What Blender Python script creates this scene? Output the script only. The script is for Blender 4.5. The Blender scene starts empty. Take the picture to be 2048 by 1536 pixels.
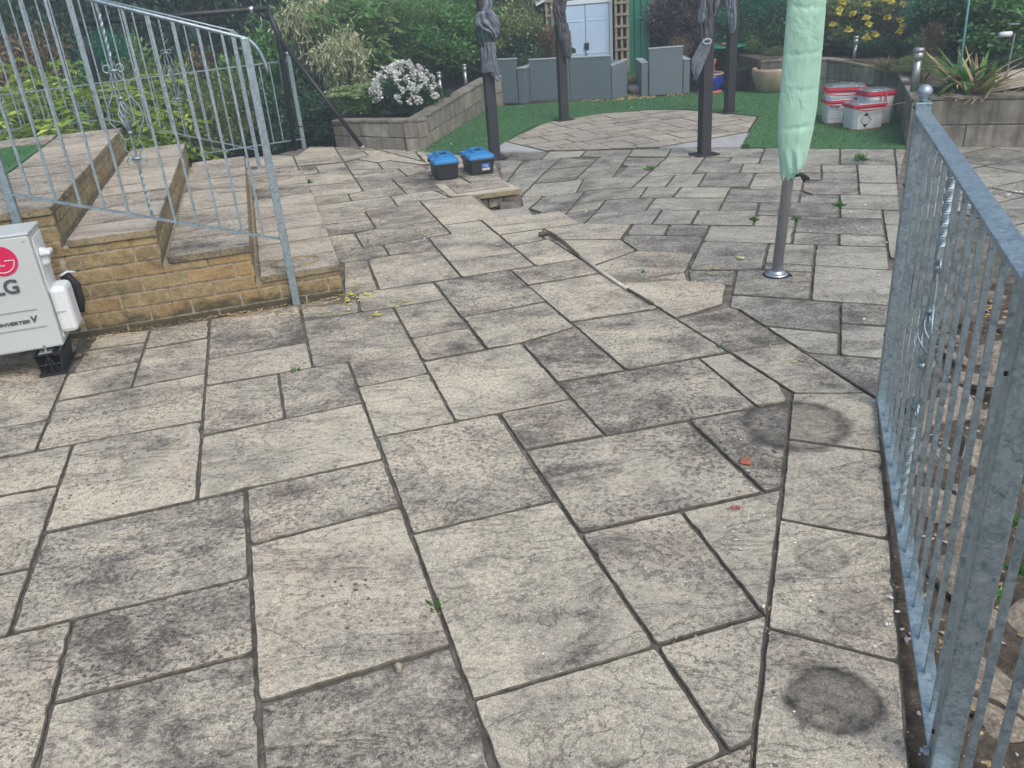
import bpy, bmesh, math, random
import numpy as np
from mathutils import Vector, Matrix, noise as mnoise
rng = np.random.default_rng(7); random.seed(7)
scene = bpy.context.scene; COL = scene.collection
# ---------------------------------------------------------------- camera
FPX, PITCH, ROLL, EYE = 1676.54, 0.449584, -0.0810606, 1.6
cp, sp, cr, sr = math.cos(PITCH), math.sin(PITCH), math.cos(ROLL), math.sin(ROLL)
Fw = np.array([0, cp, -sp]); _u = np.array([0, sp, cp]); _r = np.array([1., 0, 0])
Rt = cr*_r + sr*_u; Up = -sr*_r + cr*_u
C0 = np.array([0, 0, EYE])
cam = bpy.data.cameras.new("camera"); camo = bpy.data.objects.new("camera", cam); COL.objects.link(camo)
camo.matrix_world = Matrix([[Rt[0], Up[0], -Fw[0], 0], [Rt[1], Up[1], -Fw[1], 0], [Rt[2], Up[2], -Fw[2], EYE], [0, 0, 0, 1]])
cam.sensor_width = 36; cam.lens = FPX/2048*36; cam.clip_end = 400; cam.clip_start = 0.05
scene.camera = camo
# ---------------------------------------------------------------- world, sun, exposure
SUN_EL, SUN_AZ = math.radians(52), math.radians(150)     # azimuth from +Y towards +X
w = bpy.data.worlds.new("World"); scene.world = w; w.use_nodes = True
nt = w.node_tree; bg = nt.nodes['Background']; sky = nt.nodes.new('ShaderNodeTexSky')
sky.sky_type = 'NISHITA'; sky.sun_disc = False; sky.sun_elevation = SUN_EL; sky.sun_rotation = SUN_AZ
sky.dust_density = 4.0; sky.ozone_density = 1.0; sky.air_density = 1.0
nt.links.new(sky.outputs[0], bg.inputs[0]); bg.inputs[1].default_value = 0.15
sl = bpy.data.lights.new("sun", 'SUN'); so = bpy.data.objects.new("sun", sl); COL.objects.link(so)
sl.energy = 1.0; sl.angle = math.radians(25); sl.color = (1, .98, .94)
sd = Vector((math.sin(SUN_AZ)*math.cos(SUN_EL), math.cos(SUN_AZ)*math.cos(SUN_EL), math.sin(SUN_EL)))
so.rotation_euler = sd.to_track_quat('Z', 'Y').to_euler()
vs = scene.view_settings; vs.view_transform = 'Standard'; vs.look = 'None'; vs.exposure = 0.55; vs.gamma = 1
# ---------------------------------------------------------------- pixel -> point helpers
def ray(P): return (P[0]-1024)*Rt - (P[1]-768)*Up + FPX*Fw
def G(P, z=0.):
    d = ray(P); return C0 + d*((z-EYE)/d[2])
def onplane(P, Q, n):
    d = ray(P); return C0 + d*(((Q-C0)@n)/(d@n))
def upz(P, b):
    d = ray(P); return EYE + d[2]*((b[0]*d[0]+b[1]*d[1])/(d[0]**2+d[1]**2))
def atY(P, Y):
    d = ray(P); return C0 + d*(Y/d[1])
# ---------------------------------------------------------------- node helpers
def mat(name):
    m = bpy.data.materials.new(name); m.use_nodes = True
    return m, m.node_tree, m.node_tree.nodes['Principled BSDF']
class NT:
    def __init__(s, nt): s.nt = nt
    def n(s, t, **k):
        x = s.nt.nodes.new('ShaderNode'+t)
        for a, b in k.items():
            if a.startswith('i_'):
                key = a[2:]; x.inputs[int(key) if key.isdigit() else key].default_value = b
            else: setattr(x, a, b)
        return x
    def l(s, a, b): s.nt.links.new(a, b)
    def coord(s, scale=(1, 1, 1), attr=None, rot=(0, 0, 0), kind='Object'):
        tc = s.n('TexCoord'); mp = s.n('Mapping'); mp.inputs['Scale'].default_value = scale; mp.inputs['Rotation'].default_value = rot
        src = tc.outputs[kind]
        if attr:
            a = s.n('Attribute', attribute_name=attr); ad = s.n('VectorMath', operation='MULTIPLY_ADD')
            s.l(a.outputs['Color'], ad.inputs[0]); ad.inputs[1].default_value = (37, 53, 19); s.l(src, ad.inputs[2]); src = ad.outputs[0]
        s.l(src, mp.inputs[0]); return mp.outputs[0]
    def noise(s, vec, scale, detail=4, rough=.6, dist=0.):
        x = s.n('TexNoise'); x.inputs['Scale'].default_value = scale; x.inputs['Detail'].default_value = detail
        x.inputs['Roughness'].default_value = rough; x.inputs['Distortion'].default_value = dist; s.l(vec, x.inputs['Vector']); return x.outputs[0]
    def ramp(s, f, stops, interp='LINEAR'):
        x = s.n('ValToRGB'); x.color_ramp.interpolation = interp; e = x.color_ramp.elements
        while len(e) < len(stops): e.new(.5)
        for q, (p, c) in zip(e, stops):
            q.position = p; q.color = (c, c, c, 1) if not hasattr(c, '__len__') else (*c, 1)
        s.l(f, x.inputs[0]); return x.outputs[0]
    def mix(s, f, a, b, mode='MIX'):
        x = s.n('Mix', data_type='RGBA', blend_type=mode)
        for v, i in ((f, 0), (a, 6), (b, 7)):
            if hasattr(v, 'is_output') or hasattr(v, 'links'): s.l(v, x.inputs[i])
            elif i == 0: x.inputs[0].default_value = v
            else: x.inputs[i].default_value = (*v, 1)
        return x.outputs[2]
    def math(s, op, a, b=0.):
        x = s.n('Math', operation=op)
        for v, i in ((a, 0), (b, 1)):
            if hasattr(v, 'links'): s.l(v, x.inputs[i])
            else: x.inputs[i].default_value = v
        return x.outputs[0]
    def bump(s, h, strength, dist, base=None):
        x = s.n('Bump'); x.inputs['Strength'].default_value = strength; x.inputs['Distance'].default_value = dist; s.l(h, x.inputs['Height'])
        if base is not None: s.l(base, x.inputs['Normal'])
        return x.outputs[0]
M = {}
def simple(name, col, rough=.6, metal=0., var=.0, scale=20., bump=0., bd=.002, spec=.5, attr=None):
    m, nt, b = mat(name); N = NT(nt); b.inputs['Roughness'].default_value = rough; b.inputs['Metallic'].default_value = metal
    b.inputs['Specular IOR Level'].default_value = spec
    v = N.coord(attr=attr); f = N.noise(v, scale)
    c = N.mix(N.ramp(f, [(.3, 0), (.7, 1)]), tuple(x*(1-var) for x in col), tuple(min(1, x*(1+var)) for x in col))
    if attr:
        a = N.n('Attribute', attribute_name=attr); hv = N.n('HueSaturation'); hv.inputs['Saturation'].default_value = 1
        N.l(N.math('ADD', N.math('MULTIPLY', a.outputs['Fac'], .55), .72), hv.inputs['Value']); N.l(c, hv.inputs['Color']); c = hv.outputs[0]
    N.l(c, b.inputs['Base Color'])
    if bump: N.l(N.bump(N.noise(v, scale*3, 6), bump, bd), b.inputs['Normal'])
    M[name] = m; return m
def slab_mat(name, light, mid, dark, pink, lichen=.6, stains=()):
    m, nt, b = mat(name); N = NT(nt)
    a = N.n('Attribute', attribute_name='slab'); sep = N.n('SeparateColor'); N.l(a.outputs['Color'], sep.inputs[0])
    r1, r2, r3 = sep.outputs
    v = N.coord(attr='slab'); va = N.coord(scale=(.7, 1.9, 1), attr='slab', rot=(0, 0, .45)); vb = N.coord(scale=(.8, 1.5, 1), attr='slab', rot=(0, 0, -.7))
    sel = N.ramp(r2, [(.48, 0), (.52, 1)])
    big = N.mix(sel, N.noise(va, 1.6, 7, .66, .8), N.noise(vb, 1.9, 7, .66, .5)); med = N.noise(v, 8, 7, .74, .4); fine = N.noise(v, 230, 3, .8); fine2 = N.noise(v, 60, 5, .82)
    t = N.math('ADD', N.math('MULTIPLY', big, 2.2), N.math('MULTIPLY', med, 1.7)); t = N.math('ADD', t, N.math('MULTIPLY', r1, .36)); t = N.math('ADD', t, N.math('MULTIPLY', N.noise(N.n('TexCoord').outputs['Object'], .9, 5, .62, .6), 1.15)); t = N.math('SUBTRACT', t, 2.22)
    t = N.math('ADD', t, N.math('MULTIPLY', N.math('SUBTRACT', fine2, .5), 1.3))
    col = N.ramp(t, [(.0, light), (.40, tuple((x+y)/2 for x, y in zip(light, mid))), (.62, mid), (1., dark)])
    pk = N.ramp(N.noise(v, 2.6, 4, .6), [(.48, 0), (.66, 1)])
    col = N.mix(N.math('MULTIPLY', N.math('MULTIPLY', pk, r3), .32), col, pink)
    area = N.ramp(N.noise(v, 2.6, 6, .7), [(.32, .15), (.54, 1)])
    sp1 = N.ramp(N.noise(v, 62, 3, .7), [(.51, 0), (.58, 1)]); sp1 = N.math('MULTIPLY', N.math('MULTIPLY', sp1, area), N.math('ADD', N.math('MULTIPLY', r1, .6), .42))
    col = N.mix(N.math('MULTIPLY', sp1, .8), col, tuple(x*.55 for x in dark))
    sp2 = N.ramp(N.noise(v, 110, 3, .75), [(.60, 0), (.68, 1)]); col = N.mix(N.math('MULTIPLY', sp2, .38), col, tuple(min(1, x*1.35) for x in light))
    col = N.mix(1., col, N.ramp(fine, [(.32, .45), (.5, 1.0), (.7, 1.5)]), 'MULTIPLY')
    wv_ = N.n('VectorMath', operation='MULTIPLY_ADD'); nzv = N.n('TexNoise'); nzv.inputs['Scale'].default_value = 60; N.l(v, nzv.inputs['Vector']); N.l(nzv.outputs['Color'], wv_.inputs[0]); wv_.inputs[1].default_value = (.014, .014, 0); N.l(v, wv_.inputs[2])
    vo = N.n('TexVoronoi'); vo.inputs['Scale'].default_value = 48; N.l(wv_.outputs[0], vo.inputs['Vector'])
    spot = N.ramp(vo.outputs['Distance'], [(.12, 1), (.36, 0)]); vsel = N.ramp(vo.outputs['Color'], [(.48, 0), (.62, 1)])
    sm = N.math('MULTIPLY', N.math('MULTIPLY', spot, vsel), N.math('MULTIPLY', N.ramp(N.noise(v, 2.1, 5, .7), [(.40, 0), (.6, 1)]), N.math('MULTIPLY', r3, lichen*1.5)))
    col = N.mix(sm, col, (.055, .052, .047))
    rd = N.mix(sel, N.noise(va, 2.6, 9, .62, 1.3), N.noise(vb, 2.3, 9, .62, 1.6)); crk = N.ramp(rd, [(.47, 0), (.497, 1), (.508, 0)])
    col = N.mix(N.math('MULTIPLY', crk, .30), col, (.10, .092, .078))
    tcw = N.n('TexCoord').outputs['Object']
    for (sx, sy, r, wd, amt, fill) in stains:
        d = N.n('VectorMath', operation='DISTANCE'); nz = N.n('TexNoise'); nz.inputs['Scale'].default_value = 5; N.l(tcw, nz.inputs['Vector'])
        ad = N.n('VectorMath', operation='MULTIPLY_ADD'); N.l(nz.outputs['Color'], ad.inputs[0]); ad.inputs[1].default_value = (.09, .09, 0); N.l(tcw, ad.inputs[2])
        N.l(ad.outputs[0], d.inputs[0]); d.inputs[1].default_value = (sx+.045, sy+.045, 0)
        rr = N.ramp(N.math('DIVIDE', d.outputs['Value'], r*2), [(0., fill), (.5-wd, fill), (.5, 1), (.5+wd*.8, 0)])
        rr = N.math('MULTIPLY', rr, N.ramp(N.noise(tcw, 14, 5, .7), [(.3, .45), (.6, 1)]))
        col = N.mix(N.math('MULTIPLY', rr, amt), col, (.060, .056, .050))
    N.l(col, b.inputs['Base Color']); b.inputs['Roughness'].default_value = .88; b.inputs['Specular IOR Level'].default_value = .3
    hh = N.ramp(rd, [(.28, 0), (.40, .30), (.49, .42), (.505, .62), (.62, .8), (.75, 1)])
    n1 = N.bump(hh, .8, .016); n2 = N.bump(fine2, .6, .006, n1); n3 = N.bump(fine, .4, .0016, n2)
    N.l(n3, b.inputs['Normal']); M[name] = m; return m
def leaf_mat(name, c1, c2, c3=None, trans=.35, rough=.5):
    m, nt, b = mat(name); N = NT(nt)
    a = N.n('Attribute', attribute_name='tint')
    stops = [(0, c1), (.6, c2), (1, c3 or tuple(min(1, x*1.6) for x in c2))]
    c = N.ramp(a.outputs['Fac'], stops)
    N.l(c, b.inputs['Base Color']); b.inputs['Roughness'].default_value = rough; b.inputs['Specular IOR Level'].default_value = .35
    t = N.n('BsdfTranslucent'); N.l(c, t.inputs[0]); mx = N.n('MixShader'); mx.inputs[0].default_value = trans
    N.l(b.outputs[0], mx.inputs[1]); N.l(t.outputs[0], mx.inputs[2]); N.l(mx.outputs[0], nt.nodes['Material Output'].inputs[0])
    M[name] = m; return m
# ---------------------------------------------------------------- object helpers
def tag(o, label=None, cat=None, group=None, kind=None):
    if label: o['label'] = label
    if cat: o['category'] = cat
    if group: o['group'] = group
    if kind: o['kind'] = kind
    return o
def thing(name, label, cat, loc=(0, 0, 0), rz=0., group=None):
    o = bpy.data.objects.new(name, None); COL.objects.link(o); o.location = loc; o.rotation_euler = (0, 0, rz); o.empty_display_size = .1
    return tag(o, label, cat, group)
class MB:
    def __init__(s): s.v = []; s.f = []; s.a = []; s.cur = (0., 0., 0.); s.T = None; s.side = []; s.m2 = None
    def add(s, vs, fs):
        b = len(s.v)
        for p in vs:
            p = Vector(p); s.v.append(tuple(s.T @ p) if s.T is not None else tuple(p))
        for f in fs: s.f.append([b+i for i in f]); s.a.append(s.cur)
        return s
    def box(s, c, d, rz=0., R=None):
        x, y, z = d[0]/2, d[1]/2, d[2]/2; R = R or Matrix.Rotation(rz, 3, 'Z'); c = Vector(c)
        vs = [c + R @ Vector((a*x, b*y, e*z)) for a in (-1, 1) for b in (-1, 1) for e in (-1, 1)]
        return s.add(vs, [(0, 1, 3, 2), (4, 6, 7, 5), (0, 4, 5, 1), (2, 3, 7, 6), (0, 2, 6, 4), (1, 5, 7, 3)])
    def tube(s, pts, r, n=8, cap=True, phase=0., flat=None):
        pts = [Vector(p) for p in pts]; k = len(pts); rs = r if hasattr(r, '__len__') else [r]*k
        t0 = (pts[1]-pts[0]).normalized(); ref = Vector((0, 0, 1)) if abs(t0.z) < .9 else Vector((1, 0, 0))
        if flat is not None: ref = Vector(flat)
        x = (ref - t0*ref.dot(t0)).normalized(); vs = []
        for i in range(k):
            t = ((pts[min(i+1, k-1)]-pts[i]).normalized() + (pts[i]-pts[max(i-1, 0)]).normalized())
            t = t.normalized() if t.length > 1e-6 else t0
            x = (x - t*x.dot(t)); x = x.normalized() if x.length > 1e-6 else Vector((1, 0, 0)); y = t.cross(x)
            for j in range(n):
                q = phase + 2*math.pi*j/n; vs.append(pts[i] + (x*math.cos(q)+y*math.sin(q))*rs[i])
        fs = [(i*n+j, i*n+(j+1) % n, (i+1)*n+(j+1) % n, (i+1)*n+j) for i in range(k-1) for j in range(n)]
        if cap: fs += [tuple(range(n))[::-1], tuple(range((k-1)*n, k*n))]
        return s.add(vs, fs)
    def bar(s, a, b, w_, d=None, side=None):      # square bar; side = direction of width
        a, b = Vector(a), Vector(b); t = (b-a).normalized(); d = d or w_
        side = Vector(side) if side is not None else (Vector((0, 0, 1)) if abs(t.z) < .9 else Vector((1, 0, 0)))
        x = (side - t*side.dot(t)).normalized(); y = t.cross(x)
        vs = [p + x*(i*w_/2)+y*(j*d/2) for p in (a, b) for i, j in ((-1, -1), (1, -1), (1, 1), (-1, 1))]
        return s.add(vs, [(3, 2, 1, 0), (4, 5, 6, 7), (0, 1, 5, 4), (1, 2, 6, 5), (2, 3, 7, 6), (3, 0, 4, 7)])
    def lathe(s, prof, n=24, c=(0, 0, 0), sx=1., sy=1.):
        c = Vector(c); vs = []
        for (r, z) in prof:
            for j in range(n): q = 2*math.pi*j/n; vs.append(c+Vector((r*math.cos(q)*sx, r*math.sin(q)*sy, z)))
        k = len(prof); fs = [(i*n+j, i*n+(j+1) % n, (i+1)*n+(j+1) % n, (i+1)*n+j) for i in range(k-1) for j in range(n)]
        fs += [tuple(range(n))[::-1], tuple(range((k-1)*n, k*n))]
        return s.add(vs, fs)
    def prism(s, poly, z0, z1):
        n = len(poly); vs = [(p[0], p[1], z0) for p in poly]+[(p[0], p[1], z1) for p in poly]
        return s.add(vs, [tuple(range(n))[::-1], tuple(range(n, 2*n))]+[(i, (i+1) % n, n+(i+1) % n, n+i) for i in range(n)])
    def build(s, name, m, parent=None, smooth=False, bevel=0., attr=None, fix=False):
        me = bpy.data.meshes.new(name); me.from_pydata(s.v, [], s.f); me.materials.append(m)
        if attr:
            at = me.attributes.new(attr, 'FLOAT_COLOR', 'FACE'); at.data.foreach_set('color', np.array([(*a, 1) for a in s.a], dtype=np.float32).ravel())
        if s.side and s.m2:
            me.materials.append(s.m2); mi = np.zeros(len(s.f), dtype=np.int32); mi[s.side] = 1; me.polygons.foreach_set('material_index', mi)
        if smooth: me.polygons.foreach_set('use_smooth', [True]*len(me.polygons))
        me.update()
        if fix:
            b = bmesh.new(); b.from_mesh(me); bmesh.ops.recalc_face_normals(b, faces=b.faces); b.to_mesh(me); b.free()
        o = bpy.data.objects.new(name, me); COL.objects.link(o)
        if parent: o.parent = parent
        if bevel:
            md = o.modifiers.new('bevel', 'BEVEL'); md.width = bevel; md.segments = 2; md.limit_method = 'ANGLE'; md.angle_limit = .7
        return o
def copy_tree(o, parent=None):
    c = o.copy(); COL.objects.link(c)
    if parent: c.parent = parent
    for ch in o.children: copy_tree(ch, c)
    return c
def offset_poly(P, d):
    n = len(P); out = []
    ar = sum(P[i][0]*P[(i+1) % n][1]-P[(i+1) % n][0]*P[i][1] for i in range(n)); s = 1 if ar > 0 else -1
    for i in range(n):
        p, a, b = np.array(P[i]), np.array(P[i-1]), np.array(P[(i+1) % n])
        e1 = (p-a)/np.linalg.norm(p-a); e2 = (b-p)/np.linalg.norm(b-p)
        n1 = np.array([-e1[1], e1[0]])*s; n2 = np.array([-e2[1], e2[0]])*s
        m = n1+n2; m = m/max(np.linalg.norm(m), .2); k = d/max(m@n1, .35); out.append(p+m*k)
    return out
def outline(P, r=.012, step=.045, jit=.0022):
    n = len(P); out = []; chips = random.random() < .6
    for i in range(n):
        p, a, b = np.array(P[i]), np.array(P[i-1]), np.array(P[(i+1) % n])
        e1 = a-p; e2 = b-p; l1, l2 = np.linalg.norm(e1), np.linalg.norm(e2); rr = min(r*random.choice((.6, .8, 1., 1.6, 2.4)), l1*.3, l2*.3)
        q1, q2 = p+e1/l1*rr, p+e2/l2*rr
        out += [q1, (q1+q2)/4+p/2, q2]
        e = b - e2/l2*min(r, l2*.3); L = np.linalg.norm(e-q2); k = int(L/step)
        nn = np.array([-e2[1], e2[0]])/l2; ph = random.random()*50
        sg = 1
        for j in range(1, k):
            t = j/k; ch = (random.uniform(.003, .008) if chips and random.random() < .05 else 0)*sg
            out.append(nn*ch+q2+(e-q2)*t + nn*(random.uniform(-jit, jit)*.8+mnoise.noise(Vector((ph+t*L*9, ph, 0)))*.0028))
    return out
def slab(mb, P, gap=.011, z=0., zf=None, th=.045, tilt=True, step=.045, rnd=None):
    P = [np.array(p[:2], float) for p in P]; P = [p for i, p in enumerate(P) if np.linalg.norm(p-P[i-1]) > .012 and not np.isnan(p).any()]
    if len(P) < 3: return
    ar = sum(P[i][0]*P[(i+1) % len(P)][1]-P[(i+1) % len(P)][0]*P[i][1] for i in range(len(P)))
    if ar < 0: P = P[::-1]
    Q = outline(offset_poly(P, gap/2), step=step)
    c = sum(Q)/len(Q); dz = random.uniform(-.002, .002) if tilt else 0; tx, ty = (random.uniform(-.005, .005), random.uniform(-.005, .005)) if tilt else (0, 0)
    Z = lambda q: z+dz+(q[0]-c[0])*tx+(q[1]-c[1])*ty+(zf(q) if zf else 0)
    I = offset_poly(Q, .004); n = len(Q)
    mb.cur = rnd or (random.random(), random.random(), random.random())
    vs = [(q[0], q[1], Z(q)-th) for q in Q]+[(q[0], q[1], Z(q)-.0035) for q in Q]+[(q[0], q[1], Z(q)) for q in I]
    fs = [(k*n+i, k*n+(i+1) % n, (k+1)*n+(i+1) % n, (k+1)*n+i) for k in (0, 1) for i in range(n)]
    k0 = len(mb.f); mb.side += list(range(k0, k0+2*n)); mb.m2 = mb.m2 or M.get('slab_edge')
    mb.add(vs, fs+[tuple(range(2*n, 3*n))])
def tidy(polys, tol=.03):
    """square up digitised slabs: edges that share a joint line are fitted with one straight line"""
    out = []
    for P in polys:
        P = [np.array(p[:2], float) for p in P]; k = True
        while k and len(P) > 3:
            k = False
            for i in range(len(P)):
                a, p, b = P[i-1], P[i], P[(i+1) % len(P)]; e1, e2 = p-a, b-p; L1, L2 = np.linalg.norm(e1), np.linalg.norm(e2)
                if L1 < .03 or (e1@e2)/(L1*L2+1e-9) > .955: P.pop(i); k = True; break
        out.append(P)
    E = [(i, j, P[j], P[(j+1) % len(P)]) for i, P in enumerate(out) for j in range(len(P))]; n = len(E); par = list(range(n))
    def find(x):
        while par[x] != x: x = par[x]
        return x
    D_ = [(e[3]-e[2]) for e in E]; Ln = [np.linalg.norm(d) for d in D_]; U_ = [d/l for d, l in zip(D_, Ln)]
    for x in range(n):
        for y in range(x+1, n):
            if abs(U_[x][0]*U_[y][1]-U_[x][1]*U_[y][0]) > .16: continue
            big, sm = (x, y) if Ln[x] > Ln[y] else (y, x); nb = np.array([-U_[big][1], U_[big][0]])
            if max(abs((E[sm][2]-E[big][2])@nb), abs((E[sm][3]-E[big][2])@nb)) > tol*1.3: continue
            t = sorted(((E[sm][2]-E[big][2])@U_[big], (E[sm][3]-E[big][2])@U_[big]))
            if t[1] < -.06 or t[0] > Ln[big]+.06: continue
            par[find(x)] = find(y)
    grp = {}
    for x in range(n): grp.setdefault(find(x), []).append(x)
    line = {}; joints = []
    for r, g_ in grp.items():
        pts = np.array([E[x][k] for x in g_ for k in (2, 3)]); c = pts.mean(0); w_, V_ = np.linalg.eigh((pts-c).T@(pts-c)); d = V_[:, 1]
        for x in g_: line[(E[x][0], E[x][1])] = (c, d)
        t = (pts-c)@d
        if len(g_) > 1: joints.append((c+d*t.min(), c+d*t.max()))
    res = []
    for i, P in enumerate(out):
        Q = []
        for j in range(len(P)):
            (c1, d1_), (c2, d2_) = line[(i, (j-1) % len(P))], line[(i, j)]; cr_ = d1_[0]*d2_[1]-d1_[1]*d2_[0]; p = P[j]
            if abs(cr_) > .25:
                t = ((c2-c1)[0]*d2_[1]-(c2-c1)[1]*d2_[0])/cr_; qn = c1+d1_*t
                if np.linalg.norm(qn-p) < .09: p = qn
            Q.append(p)
        res.append(Q)
    return res, joints
def clip(P, H):          # Sutherland-Hodgman, H convex ccw
    for i in range(len(H)):
        a, b = H[i], H[(i+1) % len(H)]; out = []
        f = lambda p: (b[0]-a[0])*(p[1]-a[1])-(b[1]-a[1])*(p[0]-a[0])
        for j in range(len(P)):
            p, q = P[j-1], P[j]; fp, fq = f(p), f(q)
            if fp*fq < 0: t = fp/(fp-fq); out.append((p[0]+(q[0]-p[0])*t, p[1]+(q[1]-p[1])*t))
            if fq >= 0: out.append(q)
        P = out
        if len(P) < 3: return []
    return P
def ashlar(H, ang, rows=(.3, .45, .22, .38), ws=(.45, .6, .3, .7)):
    ca, sa = math.cos(ang), math.sin(ang); L = [(p[0]*ca+p[1]*sa, -p[0]*sa+p[1]*ca) for p in H]
    x0, x1 = min(p[0] for p in L), max(p[0] for p in L); y, y1 = min(p[1] for p in L), max(p[1] for p in L); out = []; k = 0
    while y < y1:
        h = rows[k % len(rows)]; x = x0-random.random()*.5; k += 1
        while x < x1:
            ww = random.choice(ws); q = clip([(x, y), (x+ww, y), (x+ww, y+h), (x, y+h)], L)
            if len(q) > 2 and abs(sum(q[i-1][0]*q[i][1]-q[i][0]*q[i-1][1] for i in range(len(q)))) > .012: out.append([(a*ca-b*sa, a*sa+b*ca) for a, b in q])
            x += ww
        y += h
    return out
def mass(name, V, F, m, tint=None, parent=None):
    me = bpy.data.meshes.new(name); me.vertices.add(len(V)); me.vertices.foreach_set('co', V.astype(np.float32).ravel())
    k = F.shape[1]; me.loops.add(F.size); me.loops.foreach_set('vertex_index', F.astype(np.int32).ravel())
    me.polygons.add(len(F)); me.polygons.foreach_set('loop_start', np.arange(0, F.size, k, dtype=np.int32)); me.update(calc_edges=True)
    if tint is not None:
        at = me.attributes.new('tint', 'FLOAT', 'FACE'); at.data.foreach_set('value', tint.astype(np.float32))
    me.materials.append(m); o = bpy.data.objects.new(name, me); COL.objects.link(o)
    if parent: o.parent = parent
    return o
# ================================================================ materials
def xy(P): return tuple(G(P)[:2])
ST = []
for P, Q, wd, amt, fill in (((1672, 1400), (1580, 1385), .13, 1.05, .62), ((1590, 850), (1490, 850), .12, 1.0, .55), ((1700, 1215), (1640, 1215), .14, .4, .6), ((1640, 1110), (1592, 1110), .14, .4, .3)):
    a, b_ = G(P), G(Q); ST.append((a[0], a[1], float(np.linalg.norm(a-b_)), wd, amt, fill))
slab_mat('stone', (.58, .53, .41), (.345, .318, .26), (.108, .10, .09), (.50, .375, .29), .95, ST)
slab_mat('stone_grey', (.43, .415, .345), (.275, .27, .235), (.115, .115, .108), (.36, .295, .24), .25)
slab_mat('stone_tan', (.47, .43, .35), (.32, .295, .245), (.16, .15, .13), (.40, .33, .26), .1)
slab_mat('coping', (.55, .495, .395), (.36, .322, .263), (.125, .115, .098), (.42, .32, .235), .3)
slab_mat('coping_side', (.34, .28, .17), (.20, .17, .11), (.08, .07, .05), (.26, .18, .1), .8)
m, nt_, b_ = mat('mortar_bed'); N = NT(nt_); v = N.coord(); f = N.noise(v, 9, 6, .7)
N.l(N.ramp(f, [(.3, (.05, .046, .038)), (.46, (.12, .11, .09)), (.66, (.25, .23, .19))]), b_.inputs['Base Color']); b_.inputs['Roughness'].default_value = .95
N.l(N.bump(N.noise(v, 90, 6, .8), 1., .01), b_.inputs['Normal']); M['mortar_bed'] = m
m, nt_, b_ = mat('soil'); N = NT(nt_); v = N.coord(); f = N.noise(v, 22, 7, .75)
N.l(N.ramp(f, [(.3, (.04, .03, .022)), (.5, (.10, .078, .058)), (.62, (.19, .155, .115)), (.75, (.34, .29, .22))]), b_.inputs['Base Color']); b_.inputs['Roughness'].default_value = .95
N.l(N.bump(f, 1., .04), b_.inputs['Normal']); M['soil'] = m
m, nt_, b_ = mat('turf'); N = NT(nt_); v = N.coord(); f = N.noise(v, 60, 5, .8); g = N.noise(v, 1.3, 3)
c = N.ramp(f, [(.3, (.045, .13, .045)), (.55, (.075, .20, .07)), (.8, (.11, .265, .10))]); c = N.mix(N.ramp(g, [(.35, 0), (.7, .5)]), c, (.05, .175, .075))
N.l(c, b_.inputs['Base Color']); b_.inputs['Roughness'].default_value = .8; N.l(N.bump(N.noise(v, 260, 3), .8, .01), b_.inputs['Normal']); M['turf'] = m
m, nt_, b_ = mat('brick'); N = NT(nt_); a = N.n('Attribute', attribute_name='slab'); v = N.coord(attr='slab'); sep = N.n('SeparateColor'); N.l(a.outputs['Color'], sep.inputs[0])
f = N.noise(v, 14, 6, .7)
c = N.ramp(f, [(.28, (.16, .12, .055)), (.5, (.37, .285, .14)), (.72, (.54, .44, .25))]); c = N.mix(N.ramp(sep.outputs[0], [(.2, .0), (1, .5)]), c, (.27, .215, .125)); c = N.mix(N.ramp(sep.outputs[1], [(.6, .0), (1, .45)]), c, (.42, .24, .09))
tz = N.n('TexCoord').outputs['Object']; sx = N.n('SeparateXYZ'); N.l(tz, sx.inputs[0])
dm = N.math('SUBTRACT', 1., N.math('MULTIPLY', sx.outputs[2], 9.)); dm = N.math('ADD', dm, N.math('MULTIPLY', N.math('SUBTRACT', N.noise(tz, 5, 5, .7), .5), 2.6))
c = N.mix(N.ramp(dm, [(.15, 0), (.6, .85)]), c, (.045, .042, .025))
c = N.mix(N.ramp(N.noise(tz, 7, 6, .75), [(.52, 0), (.64, .55)]), c, (.10, .08, .05))
N.l(c, b_.inputs['Base Color']); b_.inputs['Roughness'].default_value = .9; n1 = N.bump(N.noise(v, 26, 6, .75), 1., .022); N.l(N.bump(N.noise(v, 150, 3, .7), .6, .004, n1), b_.inputs['Normal']); M['brick'] = m
simple('brick_mortar', (.33, .29, .215), .95, var=.5, scale=30, bump=.8, bd=.006)
m, nt_, b_ = mat('galvanised'); N = NT(nt_); v = N.coord(); vo = N.n('TexVoronoi'); vo.inputs['Scale'].default_value = 42; N.l(N.n('TexCoord').outputs['Object'], vo.inputs['Vector'])
f = N.noise(v, 75, 6, .7, .8); c = N.ramp(f, [(.32, (.17, .235, .27)), (.5, (.29, .37, .41)), (.72, (.45, .54, .58))]); bw = N.n('RGBToBW'); N.l(vo.outputs['Color'], bw.inputs[0])
c = N.mix(N.ramp(bw.outputs[0], [(.3, .0), (.8, .5)]), c, (.42, .51, .55))
c = N.mix(N.ramp(N.noise(v, 55, 5, .8), [(.60, 0), (.68, .6)]), c, (.62, .68, .7))
N.l(c, b_.inputs['Base Color']); b_.inputs['Metallic'].default_value = .82; N.l(N.ramp(f, [(.3, .42), (.7, .62)]), b_.inputs['Roughness']); N.l(N.bump(f, .35, .0015), b_.inputs['Normal']); M['galvanised'] = m
m, nt_, b_ = mat('concrete_block'); N = NT(nt_); v = N.coord(attr='slab'); tz = N.coord(scale=(3, 3, .35)); a = N.n('Attribute', attribute_name='slab')
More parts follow.
